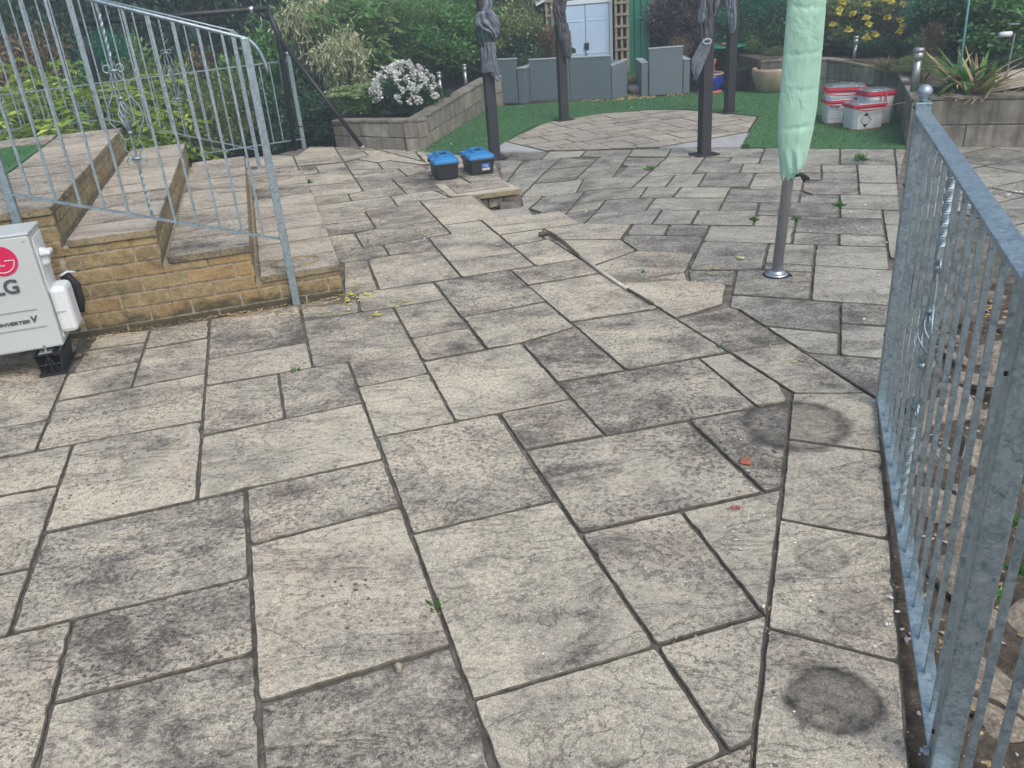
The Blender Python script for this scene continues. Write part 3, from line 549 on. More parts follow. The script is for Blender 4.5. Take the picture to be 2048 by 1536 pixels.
# ================================================================ railings
def frame_tube(mb, pts, w_=.012): mb.tube(pts, w_, 8)
def ornament(parent, base, up_, side, out_, h, s=1.):
    """twisted basket with scrolls around a bar; base = centre"""
    base, up_, side, out_ = Vector(base), Vector(up_), Vector(side), Vector(out_)
    P = lambda a, b, c: base+side*a+up_*b+out_*c
    mb = MB(); H = .075*s
    for k in range(6):
        pts = []
        for i in range(17):
            t = i/16; a = k*math.pi/3+t*math.pi*1.1; r = .004+.027*s*math.sin(math.pi*t)
            pts.append(P(r*math.cos(a), (t-.5)*2*H, r*math.sin(a)))
        mb.tube(pts, .0028*s, 5)
    for z in (-H-.008, H+.008): mb.tube([P(0, z-.006, 0), P(0, z+.006, 0)], .013*s, 10)
    mb.build('twisted_basket', M['galvanised'], parent, smooth=True)
    mb = MB()
    for sg in (-1, 1):
        prof = [(.014, -.215), (.02, -.19), (.045, -.16), (.032, -.12), (.05, -.075), (.078, -.03), (.083, 0), (.075, .04), (.045, .085), (.03, .12), (.034, .16), (.012, .20), (.012, .215)]
        mb.tube([P(sg*a*s, b*s, 0) for a, b in prof], .0042*s, 6)
        for zz, dz in ((.222, 1), (-.222, -1)):
            mb.tube([P(sg*(.030+.018*math.cos(a))*s, (zz+dz*.018*math.sin(a)*1.0)*s, 0) for a in np.linspace(math.pi*1.15, -math.pi*.75, 14)], .0038*s, 6)
    for zz in (.212, -.212): mb.box(P(0, zz*s, 0), (.05*s, .016, .012*s), rz=math.atan2(side.y, side.x))
    mb.build('scroll_frame', M['galvanised'], parent, smooth=True)
def twist(mb, a, b, w_):
    a, b = Vector(a), Vector(b); n = 40; pts = [a+(b-a)*i/n for i in range(n+1)]; t = (b-a).normalized(); x = Vector((0, 1, 0)) if abs(t.z) > .5 else Vector((0, 0, 1)); x = (x-t*x.dot(t)).normalized(); y = t.cross(x); vs = []; m_ = 4
    for i, p in enumerate(pts):
        f = i/n; tw = max(0, min(1, (f-.15)/.7))*math.pi*3
        for j in range(m_): qq = tw+math.pi/4+j*math.pi/2; vs.append(p+(x*math.cos(qq)+y*math.sin(qq))*w_*.71)
    mb.add(vs, [(i*m_+j, i*m_+(j+1) % m_, (i+1)*m_+(j+1) % m_, (i+1)*m_+j) for i in range(n) for j in range(m_)])
GV = M['galvanised']; su = (float(u3[0]), float(u3[1]), 0)
def stair_rail(name, label, v, post_us, rng_u, topf, botf, orn_us, curl, base0=0.):
    r = thing(name, label, 'railing', SF(.27, v, base0), group='galvanised stair railings'); o = Vector(SF(.27, v, base0)); S = lambda u, z: Vector(SF(u, v, z))-o
    for u, zb, zt in post_us:
        mb = MB(); mb.bar(S(u, zb), S(u, zt), .042, .042, side=su); mb.build('post', GV, r, bevel=.004)
    mb = MB(); u0, u1 = rng_u; pts = [S(u1, topf(u1)), S(u0, topf(u0))]
    if curl:
        for a in np.linspace(0, 1, 9)[1:]: pts.append(S(u0-.082*math.sin(a*1.5), topf(u0)-.155*(1-math.cos(a*1.5))-.028*math.sin(a*1.5)))
    mb.tube(pts, .0095, 8); mb.build('handrail', GV, r, smooth=True)
    mb = MB(); mb.bar(S(u1, botf(u1)), S(u0-.02, botf(u0)), .010, .026, side=(0, 0, 1)); mb.build('bottom_rail', GV, r)
    us = np.arange(u0+.105, u1, .1075)
    for u in us:
        if any(abs(u-p[0]) < .03 for p in post_us): continue
        mb = MB(); k = min(range(len(orn_us)), key=lambda i: abs(orn_us[i]-u)) if orn_us else -1
        if orn_us and abs(orn_us[k]-u) < .055:
            mid_ = (topf(u)+botf(u))/2
            twist(mb, S(u, botf(u)), S(u, mid_-.23), .012); twist(mb, S(u, mid_+.23), S(u, topf(u)), .012); mb.bar(S(u, mid_-.23), S(u, mid_+.23), .009)
            mb.build('bar', GV, r); ornament(r, S(u, mid_), (0, 0, 1), su, v3, 1)
        else:
            mb.bar(S(u, botf(u)), S(u, topf(u)-.006), .0125, .0125, side=su); mb.build('bar', GV, r)
    return r
sl1 = (.803-.371)/(1.5067-.252)
nb = lambda u: .371+(u-.252)*sl1
ntp = lambda u: 1.436+(u-.297)*(.2163/.63)
stair_rail('stair_railing', 'galvanised stair railing in front of the brick steps, its post bolted to the brick face', -.035, [(.27, -.01, 1.43), (1.545, .25, 2.0)], (.27, 1.545), ntp, nb, [.905], True)
stair_rail('stair_railing', 'galvanised stair railing continuing up left above the air conditioner', -.035, [(2.6, .6, 2.3)], (1.60, 2.6), lambda u: ntp(u), lambda u: nb(u)+.01, [2.1], False, .4)
fp = G((520, 340)); vf = float((fp-BC)@v3); uf = float((fp-BC)@u3)
stair_rail('stair_railing', 'galvanised stair railing along the far end of the brick steps', vf, [(uf, 0, 1.35), (uf+1.37, .5, 1.95)], (uf, uf+1.37), lambda u: 1.34+(u-uf)*.33, lambda u: .20+(u-uf)*.347, [uf+.67], True)
stair_rail('stair_railing', 'galvanised level railing on the far side of the raised left lawn', vf, [(uf+2.6, .5, 1.9)], (uf+1.43, uf+2.9), lambda u: 1.83, lambda u: .66, [uf+2.2], False, .5)
# level fence at back
a = np.array([-2.2, 10.11, 0]); bb = G((10, 190), .95); d = bb-a; d[2] = 0; L = np.linalg.norm(d); d /= L; nf = np.array([-d[1], d[0], 0])
br = thing('garden_railing', 'galvanised level railing behind the black swing frame at the drop edge', 'railing', tuple(a)); zt = .955
mb = MB(); mb.bar((0, 0, -.05), (0, 0, 1.0), .045, side=d); mb.lathe([(0, 1.0), (.012, 1.0), (.024, 1.02), (.024, 1.03), (.012, 1.05), (0, 1.052)], 12); mb.build('post', GV, br)
for t in (1.62, 3.3):
    mb = MB(); p = d*t; mb.bar((p[0], p[1], -.1), (p[0], p[1], 1.0), .045, side=d); mb.lathe([(0, 1.0), (.012, 1.0), (.024, 1.02), (.024, 1.03), (.012, 1.05), (0, 1.052)], 12, (p[0], p[1], 0)); mb.build('post', GV, br)
e_ = d*(L+.6)
mb = MB(); mb.bar((0, 0, zt), (e_[0], e_[1], zt), .012, .03, side=(0, 0, 1)); mb.build('top_rail', GV, br)
mb = MB(); mb.bar((0, 0, .10), (e_[0], e_[1], .16), .012, .03, side=(0, 0, 1)); mb.build('bottom_rail', GV, br)
for t in np.arange(.115, L+.5, .115):
    if abs(t-1.62) < .04 or abs(t-3.3) < .04: continue
    p = d*t; mb = MB(); mb.bar((p[0], p[1], .10+.03*t/L), (p[0], p[1], zt), .0115, side=d); mb.build('bar', GV, br)
p = d*2.2; ornament(br, (p[0], p[1], .55), (0, 0, 1), tuple(d), tuple(nf), 1)
# right fence
fd = np.array([.36, 1, 0]); fd /= np.linalg.norm(fd); fn = np.array([fd[1], -fd[0], 0]); FP = np.array([1.43, 2.85, 0]); NP_ = np.array([.845, 1.225, 0])
rf = thing('terrace_railing', 'galvanised railing with ball finial running along the right terrace edge', 'railing', tuple(FP))
def rfp(t, z): p = -fd*t; return (p[0], p[1], z)
LN = float(np.linalg.norm(FP-NP_)); ZT = 1.10
for t, zt_, ball in ((0, 1.135, True), (LN, 1.15, True), (LN*2, 1.15, False)):
    mb = MB(); mb.bar(rfp(t, -.42), rfp(t, zt_), .05, .05, side=fd); pp = mb.build('post', GV, rf, bevel=.003)
    if ball:
        mb = MB(); c = rfp(t, 0); mb.lathe([(0, zt_), (.012, zt_), (.012, zt_+.008)]+[(.0245*math.sin(a), zt_+.030-.0245*math.cos(a)) for a in np.linspace(.5, math.pi, 10)], 18, c); mb.build('ball_finial', GV, rf, smooth=True)
    for zz in (.30, .86, 1.118) if t == 0 else (.12, .95):
        mb = MB(); c = np.array(rfp(t, zz)); o2 = -fn*.0255; mb.tube([c+o2, c+o2*1.15], .0045, 8); mb.build('bolt_hole', M['black_rubber'], rf)
for seg in (0, 1):
    t0, t1 = seg*LN+.025, (seg+1)*LN-.025
    mb = MB(); mb.bar(rfp(t0, ZT), rfp(t1, ZT), .050, .010, side=fn); mb.build('top_rail', GV, rf, bevel=.002)
    mb = MB(); mb.bar(rfp(t0, .03), rfp(t1, .03), .046, .008, side=fn); mb.build('bottom_rail', GV, rf, bevel=.002)
    n = 13 if seg == 0 else 11
    for k in range(1, n+1):
        t = t0+(t1-t0)*k/(n+1); mb = MB()
        if k == (6 if seg == 0 else 30):
            m_ = .60; twist(mb, rfp(t, .03), rfp(t, m_-.23), .016); twist(mb, rfp(t, m_+.23), rfp(t, ZT), .016); mb.bar(rfp(t, m_-.23), rfp(t, m_+.23), .012, side=fd); mb.build('bar', GV, rf)
            ornament(rf, rfp(t, m_), (0, 0, 1), tuple(fd), tuple(fn), 1)
        else: mb.bar(rfp(t, .03), rfp(t, ZT-.004), .0125, .0125, side=fd); mb.build('bar', GV, rf)
mb = MB(); c = np.array(rfp(LN, .06))-fn*.027; mb.tube([c, c-fn*.012], .011, 8); mb.tube([c-fn*.012, c-fn*.018], .006, 8); mb.build('bolt', M['chrome'], rf)
# ================================================================ swing frame
sw = thing('swing_frame', 'black tubular swing frame with splayed legs behind the brick steps', 'swing frame', (-2.28, 9.99, 0)); so_ = np.array([-2.28, 9.99, 0])
tp = np.array([-.02, -.02, 1.50]); LV = np.array([-2.15, .15, 0.]); kn = np.array([.055, -.03, 1.22]); BP = M['black_paint']
f2 = G((727, 298))-so_
for off, nm in ((np.zeros(3), 0), (LV, 1)):
    mb = MB(); mb.tube([off+tp, off+kn, off+np.array([0, 0, .0])], [.03, .034, .024], 10); mb.build('leg', BP, sw, smooth=True)
    mb = MB(); mb.tube([off+kn+(0, 0, -.02), off+f2], .024, 10); lg = mb.build('leg', BP, sw, smooth=True)
    mb = MB(); mb.tube([off+f2+np.array([-.02, 0, .03]), off+f2], .03, 10); mb.build('foot_cap', M['grey_pole'], lg, smooth=True)
    mb = MB(); mb.tube([off+np.array([0, 0, .26]), off+f2*.83+np.array([0, 0, .26])], .007, 6); mb.build('brace', BP, sw)
mb = MB(); mb.tube([tp+(.02, 0, 0), tp+LV], .030, 12); cb = mb.build('cross_beam', BP, sw, smooth=True)
mb = MB(); mb.tube([tp+LV*.08+(0, 0, -.032), tp+LV*.08+(0, 0, .032)], .034, 12); mb.build('beam_clip', M['chrome'], cb, smooth=True)
mb = MB(); mb.tube([tp+(-.14, 0, -.01), tp+(.02, 0, -.12)], .018, 8); mb.build('corner_gusset', BP, sw, smooth=True)
mb = MB(); mb.tube([tp+LV*.10, tp+LV*.17+(0, -.12, -.55)], .0025, 4); mb.build('cord', M['pale_stem'], sw)
mb = MB(); mb.tube([tp+LV*.92, tp+LV*.93+(0, 0, -.18)], .004, 4); mb.build('cord', M['pale_stem'], sw)
# ================================================================ block retaining walls
def blockwall(name, label, pts, hts, base=-.03, cop=True, L=.42, h=None, cw=.17, thick=.16, drop=0.):
    w_ = thing(name, label, 'retaining wall', (float(pts[0][0]), float(pts[0][1]), 0)); o = np.array(pts[0][:2]); bk = MB(); cp_ = MB(); core = MB()
    for i in range(len(pts)-1):
        a, b = np.array(pts[i][:2])-o, np.array(pts[i+1][:2])-o; d = b-a; T = np.linalg.norm(d); d /= T; n = np.array([-d[1], d[0]]); ang = math.atan2(d[1], d[0]); k = max(1, round(T/L))
        for j in range(k):
            for r in range(2):
                sh = .5 if r == 0 else 0; xa, xb = max(0, (j-sh)*T/k), min(T, (j+1-sh)*T/k)
                if r == 0 and j == k-1: segs = [(xa, xb), (xb, T)]
                else: segs = [(xa, xb)]
                for xa, xb in segs:
                    if xb-xa < .03: continue
                    hm = hts[i]+(hts[i+1]-hts[i])*((xa+xb)/2/T)-.03; c = a+d*(xa+xb)/2+n*(thick/2+random.uniform(-.003, .003)); z0 = base+(hm-base)*r/2; z1 = base+(hm-base)*(r+1)/2
                    bk.cur = tuple(np.clip([random.random()]*3, 0, 1)); bk.box((c[0], c[1], (z0+z1)/2), (xb-xa-.008, thick, z1-z0-.008), rz=ang)
            c = a+d*(j+.5)*T/k+n*(thick/2-.005); hm = hts[i]+(hts[i+1]-hts[i])*((j+.5)/k)
            cp_.cur = (random.random(),)*3; sl_ = math.atan2(hts[i+1]-hts[i], T); R = Matrix.Rotation(ang, 3, 'Z') @ Matrix.Rotation(-sl_, 3, 'Y')
            if cop: cp_.box((c[0], c[1], hm-.014), (T/k-.006, cw, .03), R=R)
            hc = min(hts[i], hts[i+1]); 
        c = (a+b)/2+n*thick/2; core.box((c[0], c[1], (min(hts[i], hts[i+1])-.04+base)/2), (T-.02, thick-.02, min(hts[i], hts[i+1])-.04-base), rz=ang)
    bk.build('blockwork', M['concrete_block'], w_, bevel=.006, attr='slab'); core.build('mortar_core', M['mortar_bed'], w_)
    if cop: cp_.build('coping', M['concrete_block'], w_, bevel=.006, attr='slab')
    return w_
b0, b1_, b2_ = G((672, 292)), G((842, 302)), G((985, 214)); b3_ = G((1010, 205))
zb0, zb1, zb2 = upz((670, 240), b0), upz((832, 240), b1_), upz((965, 155), b2_)
blockwall('block_planter_wall', 'weathered grey block wall of the flower bed between the swing frame and the lawn', [b0, b1_, b2_, b2_+np.array([.45, .25, 0])], [zb0, zb1, zb2, zb2])
mb = MB(); PL = [b0[:2]+(.02, .1), b1_[:2]+(-.02, .12), b2_[:2]+(-.08, .02), b2_[:2]+np.array([.4, .4]), b2_[:2]+np.array([-.5, 2.]), b0[:2]+np.array([-.3, 2.])]
mb.prism([tuple(p) for p in PL], -.05, .22); tag(mb.build('planting_bed', M['soil']), kind='structure')
ws = [G(p) for p in ((1518, 184), (1600, 184), (1650, 187), (1700, 192), (1790, 206))]
wt = [upz(p, b) for p, b in zip(((1518, 122), (1600, 116), (1650, 118), (1700, 125), (1775, 145)), ws)]
blockwall('block_planter_wall', 'curved grey block wall of the raised bed behind the stacked tubs', ws, wt)
r0, r1, r2 = G((1790, 206)), G((1812, 293)), G((2300, 291)); r3 = r2
blockwall('block_planter_wall', 'high mossy grey block wall of the raised bed beside the railing finial', [r0, r1, r2], [upz((1787, 147), r0)+.0, upz((1815, 195), r1), upz((1815, 195), r1)], L=.8)
mb = MB(); mb.prism([tuple((r0+(.1, .0, 0))[:2]), tuple((r1+(.14, .1, 0))[:2]), tuple((r2+(0, .1, 0))[:2]), tuple((r2+(0, 4, 0))[:2]), tuple((ws[0]+(-.2, 4, 0))[:2]), tuple((ws[0]+(0, .1, 0))[:2]), tuple((ws[2]+(0, .1, 0))[:2]), tuple((ws[3]+(0, .1, 0))[:2])], -.05, .40); tag(mb.build('raised_bed', M['soil'], fix=True), kind='structure')
# ================================================================ gazebo
gb = [G(p) for p in ((990, 317), (1128, 240), (1408, 309), (1458, 225))]
gz_ = thing('gazebo_frame', 'dark brown four post gazebo frame with grey curtains tied round its posts', 'gazebo', tuple(gb[0])); o = gb[0]
posts = []
for i, p in enumerate(gb):
    mb = MB(); pp = p-o; mb.box((pp[0], pp[1], 1.15), (.095, .095, 2.3), rz=.28); po = mb.build('post', M['post_brown'], gz_, bevel=.004); posts.append((po, pp))
    mb = MB(); mb.box((pp[0], pp[1], .006), (.22, .2, .008), rz=.28); mb.build('base_plate', M['post_brown'], po)
for i, j in ((0, 1), (1, 3), (3, 2), (2, 0)):
    mb = MB(); mb.bar(posts[i][1]+(0, 0, 2.34), posts[j][1]+(0, 0, 2.34), .09, .07); mb.build('top_beam', M['post_brown'], gz_)
def cloth(name, m, parent, c, prof, n=28, amp=.18, seed=0, sx=1., fold=7):
    mb = MB(); vs = []; k = len(prof); c = Vector(c)
    for i, (z, r, ox, oy) in enumerate(prof):
        for j in range(n):
            a = 2*math.pi*j/n; f = 1+amp*math.sin(fold*a+seed+z*5)+amp*.8*mnoise.noise(Vector((math.cos(a)*2, math.sin(a)*2+seed, z*9)))
            vs.append(c+Vector((ox+r*f*math.cos(a)*sx, oy+r*f*math.sin(a), z+.012*mnoise.noise(Vector((a*3, z*20, seed)))*1.5)))
    mb.add(vs, [(i*n+j, i*n+(j+1) % n, (i+1)*n+(j+1) % n, (i+1)*n+j) for i in range(k-1) for j in range(n)]+[tuple(range(n))[::-1], tuple(range((k-1)*n, k*n))])
    o = mb.build(name, m, parent, smooth=True, fix=True); sb = o.modifiers.new('s', 'SUBSURF'); sb.levels = sb.render_levels = 1; return o
def zp(i, py): return upz((0, 0), (1, 1)) if 0 else upz(({0: 970, 1: 1122, 2: 1412, 3: 1461}[i], py), gb[i])
CU = M['curtain']
def drape(i, rows, name='curtain', m=None, dy=-.03, ry=.055, seed=0, folds=5, slant=9., deep=.30, par=None):
    """cloth wrapped at post i; rows = (image row, left, right) turned into real widths at the post"""
    c0 = gb[i]; R_ = []
    for py, xl_, xr_ in rows:
        pl = onplane((xl_, py), c0, np.array([0, 1., 0])); pr = onplane((xr_, py), c0, np.array([0, 1., 0])); R_.append(((pl[2]+pr[2])/2, pl[0]-o[0], pr[0]-o[0]))
    F_ = []
    for k in range(len(R_)-1):
        nn_ = max(1, int(abs(R_[k][0]-R_[k+1][0])/.010))
        for j in range(nn_): t = j/nn_; F_.append([R_[k][e]*(1-t)+R_[k+1][e]*t for e in range(3)])
    F_.append(list(R_[-1])); n = 96; mb = MB(); vs = []; zt0, zb0_ = F_[0][0], F_[-1][0]
    for z, xl_, xr_ in F_:
        cx_, rx = (xl_+xr_)/2, abs(xr_-xl_)/2; rr_y = min(ry, rx*.95+.01)
        for j in range(n):
            a = 2*math.pi*j/n; fr_ = abs(math.sin(folds*a*1.0+slant*1.6*z+seed+2.6*mnoise.noise(Vector((math.cos(a)*1.5, z*7, seed)))))**1.2; f = 1-deep*1.25*(1-fr_)*(.35+.65*abs(math.sin(a)))+.12*mnoise.noise(Vector((math.cos(a)*4, math.sin(a)*4, z*22+seed)))+.05*mnoise.noise(Vector((math.cos(a)*9, math.sin(a)*9, z*50+seed)))
            vs.append((cx_+rx*f*math.cos(a), c0[1]-o[1]+dy+rr_y*f*math.sin(a), z+.012*mnoise.noise(Vector((a*2, seed, 0)))))
    k = len(F_); mb.add(vs, [(i_*n+j, i_*n+(j+1) % n, (i_+1)*n+(j+1) % n, (i_+1)*n+j) for i_ in range(k-1) for j in range(n)]+[tuple(range(n))[::-1], tuple(range((k-1)*n, k*n))])
    return mb.build(name, m or M['curtain'], par or posts[i][0], smooth=True, fix=True)
CU = M['curtain']
drape(0, [(-150, 958, 985), (-60, 962, 984), (0, 964, 985), (30, 957, 984)], dy=-.02, seed=1, folds=4, slant=2)
drape(0, [(22, 956, 986), (32, 951, 992), (45, 948, 1000), (56, 958, 1000), (66, 974, 998), (75, 985, 995)], dy=-.05, ry=.07, seed=3, folds=5, slant=16, deep=.38)
drape(0, [(48, 951, 987), (70, 952, 987), (90, 955, 988)], 'tie_band', M['curtain_dark'], dy=-.02, ry=.08, seed=2, deep=.08)
drape(0, [(84, 960, 990), (96, 961, 992), (112, 962, 992), (128, 963, 992), (144, 964, 993)], dy=-.04, ry=.075, seed=5, folds=6, slant=-10, deep=.34)
drape(0, [(112, 978, 993), (135, 976, 997), (150, 984, 999), (160, 992, 999)], dy=-.08, ry=.03, seed=7, folds=3, slant=12, deep=.4)
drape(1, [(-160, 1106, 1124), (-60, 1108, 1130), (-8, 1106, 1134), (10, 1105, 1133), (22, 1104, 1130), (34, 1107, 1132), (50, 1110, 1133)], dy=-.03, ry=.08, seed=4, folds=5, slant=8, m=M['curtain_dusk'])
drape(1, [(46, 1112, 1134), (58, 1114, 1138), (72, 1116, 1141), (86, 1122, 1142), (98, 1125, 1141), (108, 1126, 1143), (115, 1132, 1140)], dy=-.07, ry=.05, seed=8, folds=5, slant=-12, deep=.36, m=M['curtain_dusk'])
mb = MB(); c = gb[1]-o+(.125, -.06, upz((1145, 98), gb[1])); mb.add([c+(-.06, 0, .06), c+(.045, 0, 0), c+(.045, 0, -.045), c+(-.06, 0, -.05), c+(-.06, .02, .06), c+(.045, .02, 0), c+(.045, .02, -.045), c+(-.06, .02, -.05)], [(0, 1, 2, 3), (7, 6, 5, 4), (0, 4, 5, 1), (1, 5, 6, 2), (2, 6, 7, 3)]); mb.build('tie_band', M['curtain_dark'], posts[1][0])
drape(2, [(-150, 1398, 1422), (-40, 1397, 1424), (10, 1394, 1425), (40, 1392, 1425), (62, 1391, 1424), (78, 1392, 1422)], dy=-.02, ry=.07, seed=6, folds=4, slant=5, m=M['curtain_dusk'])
drape(2, [(-40, 1399, 1410), (12, 1394, 1406), (34, 1390, 1405), (46, 1391, 1399)], dy=-.09, ry=.03, seed=9, folds=4, slant=10, deep=.4)
drape(2, [(76, 1400, 1416), (88, 1393, 1417), (104, 1384, 1412), (120, 1377, 1406), (134, 1376, 1400), (146, 1381, 1394), (158, 1382, 1388)], dy=-.10, ry=.035, seed=12, folds=6, slant=-20, deep=.45)
drape(2, [(-60, 1440, 1450), (-20, 1431, 1442), (10, 1426, 1435), (32, 1423, 1427)], dy=-.05, ry=.03, seed=13, folds=3, slant=6)
mb = MB(); c = Vector(gb[2]-o)+Vector((-.03, -.13, upz((1409, 81), gb[2]))); mb.tube([c+Vector((.035*math.cos(a), 0, .020*math.sin(a))) for a in np.linspace(0, 6.283, 16)], .007, 6, cap=False); mb.build('curtain_ring', M['rattan_rim'], posts[2][0], smooth=True)
drape(3, [(-150, 1448, 1472), (-20, 1446, 1471), (16, 1449, 1470), (40, 1453, 1470), (56, 1456, 1469), (66, 1458, 1465)], dy=-.05, ry=.06, seed=11, folds=5, slant=-6, deep=.38)
# ================================================================ parasol
pb = G((1553, 549)); ps = thing('folded_parasol', 'folded parasol in a pale mint fabric cover standing on the right paving', 'parasol', tuple(pb)); lean = np.array([.052, .0, 1.])
ax = lambda z: Vector((lean[0]*z, lean[1]*z, z))
mb = MB(); mb.tube([ax(.0), ax(2.30)], .029, 20); mb.build('pole', M['grey_pole'], ps, smooth=True)
mb = MB(); mb.lathe([(0, 0), (.064, 0), (.066, .006), (.056, .012), (.044, .014), (.042, .026), (.034, .028), (0, .029)], 28); mb.build('base_ring', M['chrome'], ps, smooth=True)
mb = MB(); mb.lathe([(0, .001), (.074, .001), (.072, .005), (0, .006)], 24); mb.box((.052, -.035, .004), (.04, .03, .006)); mb.build('base_plate', M['black_rubber'], ps)
mb = MB(); n = 64; RW = [(358, 1563, 1588), (352, 1561, 1592), (340, 1560, 1604), (325, 1559, 1611), (300, 1556, 1618), (260, 1555, 1627), (215, 1557, 1634), (160, 1562, 1639), (100, 1567, 1645), (50, 1571, 1649), (0, 1575, 1653), (-60, 1580, 1657), (-140, 1588, 1661), (-220, 1598, 1662), (-290, 1615, 1660), (-330, 1632, 1648)]
R_ = []
for py, xa_, xb_ in RW:
    pl = onplane((xa_, py), pb, np.array([0, 1., 0])); pr = onplane((xb_, py), pb, np.array([0, 1., 0])); R_.append(((pl[2]+pr[2])/2, pl[0]-pb[0], pr[0]-pb[0]))
F_ = []
for k in range(len(R_)-1):
    nn_ = max(1, int(abs(R_[k][0]-R_[k+1][0])/.010))
    for j in range(nn_): t = j/nn_; F_.append([R_[k][e]*(1-t)+R_[k+1][e]*t for e in range(3)])
F_.append(list(R_[-1])); vs = []
for z, xa_, xb_ in F_:
    cx_, rx = (xa_+xb_)/2, (xb_-xa_)/2; low = max(0, min(1, (.74-z)/.2)); ryy = min(.052, rx*.8)
    for j in range(n):
        a = 2*math.pi*j/n; X_ = math.cos(a); Y_ = math.sin(a)*abs(math.sin(a))**.35
        cr_ = 0.
        for zc_, am in ((.80, 1.), (.985, .6), (1.16, .8), (1.37, 1.), (1.6, .7)): cr_ += am*math.exp(-((z-zc_-.012*mnoise.noise(Vector((X_*3, zc_*9, 0))))/.010)**2)
        wr = .05*mnoise.noise(Vector((X_*2.5, Y_, z*7)))+.025*mnoise.noise(Vector((X_*7, Y_*2, z*22)))
        vfold = low*(.55*math.exp(-((X_*.8+.15-(.70-z)*2.2)/.22)**2)-.45*math.exp(-((X_*.8-.05+(.72-z)*2.6)/.16)**2)+.25*math.sin(9*X_+z*30))
        f = 1+wr-.10*cr_+vfold*.8; sq = (1+.10*math.exp(-(X_/.06)**2)*(1-low))
        vs.append((cx_+rx*X_*(1-.02*cr_)*(1+.03*wr), lean[1]*z+ryy*Y_*f*sq, z+(.010*math.sin(5*X_+1) if z < .56 else 0)))
k = len(F_); mb.add(vs, [(i*n+j, i*n+(j+1) % n, (i+1)*n+(j+1) % n, (i+1)*n+j) for i in range(k-1) for j in range(n)]+[tuple(range((k-1)*n, k*n))])
cv = mb.build('fabric_cover', M['mint_fabric'], ps, smooth=True, fix=True)
mb = MB(); c = ax(.545); mb.tube([c+Vector((.02, -.05, .01)), c+Vector((.045, -.06, .02)), c+Vector((.075, -.05, .0)), c+Vector((.095, -.045, -.012))], [.006, .011, .013, .008], 8)
mb.tube([c+Vector((.05, -.06, .01)), c+Vector((.07, -.05, -.02))], .008, 8); mb.build('cord_toggle', M['black_rubber'], cv, smooth=True)
# ================================================================ toolboxes
def rbox(mb, cx, cy, z0, z1, w0, d0, w1, d1, r=.02, n=4):
    vs = []
    for z, w_, d_ in ((z0, w0, d0), (z1, w1, d1)):
        for sx, sy, a0 in ((1, 1, 0), (-1, 1, 90), (-1, -1, 180), (1, -1, 270)):
            for i in range(n+1): a = math.radians(a0+90*i/n); vs.append((cx+sx*(w_/2-r)+r*math.cos(a), cy+sy*(d_/2-r)+r*math.sin(a), z))
    m_ = 4*(n+1); mb.add(vs, [(i, (i+1) % m_, m_+(i+1) % m_, m_+i) for i in range(m_)]+[tuple(range(m_))[::-1], tuple(range(m_, 2*m_))])
def toolbox(label, c, rz, Wd, Dp, H, lab):
    t = thing('toolbox', label, 'toolbox', c, rz, 'blue lidded toolboxes')
    mb = MB(); rbox(mb, 0, 0, .003, H*.66, Wd*.86, Dp*.9, Wd*.95, Dp*.96); rbox(mb, 0, 0, H*.60, H*.70, Wd, Dp, Wd, Dp, .022); mb.build('body', M['black_plastic'], t, bevel=.003)
    mb = MB(); rbox(mb, 0, 0, H*.70, H*.84, Wd*1.02, Dp*1.01, Wd*.98, Dp*.98, .024); rbox(mb, 0, 0, H*.84, H*.97, Wd*.96, Dp*.96, Wd*.62, Dp*.72, .02)
    for s in (-1, 1): mb.box((s*Wd*.20, 0, H*.99), (Wd*.14, Dp*.60, H*.09)); mb.box((0, s*Dp*.27, H*.99), (Wd*.44, Dp*.12, H*.09))
    lid = mb.build('lid', M['blue_plastic'], t, bevel=.004)
    mb = MB(); mb.box((0, 0, H*.972), (Wd*.25, Dp*.40, .003)); mb.build('handle_recess', M['black_plastic'], lid)
    for s in (-1, 1):
        mb = MB(); mb.box((-Wd*.49, s*Dp*.28, H*.80), (.016, .045, H*.22)); mb.box((-Wd*.44, s*Dp*.28, H*.90), (.06, .04, .012)); mb.build('latch', M['blue_plastic'], t, bevel=.004)
        mb = MB(); mb.box((-Wd*.515, s*Dp*.28, H*.66), (.012, .05, H*.12)); mb.build('latch_hook', M['black_plastic'], t, bevel=.003)
    mb = MB(); mb.box((Wd*.50, 0, H*.64), (.02, Dp*.3, .03)); mb.build('side_grip', M['black_plastic'], t, bevel=.004)
    if lab:
        mb = MB(); mb.box((Wd*.12, -Dp*.4755, H*.33), (.075, .003, .062)); l = mb.build('label', M['label_blue'], t)
        mb = MB(); mb.box((Wd*.12, -Dp*.481, H*.225), (.073, .002, .018)); mb.build('label_stripe', M['label_cream'], l)
        mb = MB(); mb.box((Wd*.08, -Dp*.481, H*.40), (.03, .002, .008)); mb.box((Wd*.16, -Dp*.481, H*.38), (.02, .002, .02)); mb.build('label_mark', M['label_text'], l)
    return t
def fitbox(c0, c1, c2):
    a, b, c = G(c0)[:2], G(c1)[:2], G(c2)[:2]; x = b-a; W_ = np.linalg.norm(x); x /= W_; y = np.array([-x[1], x[0]]); D_ = abs((c-a)@y); m_ = a+x*W_/2+y*D_/2; return (m_[0], m_[1], .006), math.atan2(x[1], x[0]), W_, D_
def tbox(P, rz, W_, D_): g_ = G(P); return (g_[0]+math.cos(rz)*W_/2-math.sin(rz)*D_/2, g_[1]+math.sin(rz)*W_/2+math.cos(rz)*D_/2, .006)
toolbox('blue lidded black toolbox without a label, left of the pair on the paving', tbox((875, 362), .20, .19, .34), .20, .235, .38, .20, False)
toolbox('blue lidded black toolbox with a small blue label on its end, by the stone step', tbox((946, 352), .26, .19, .31), .26, .245, .35, .195, True)
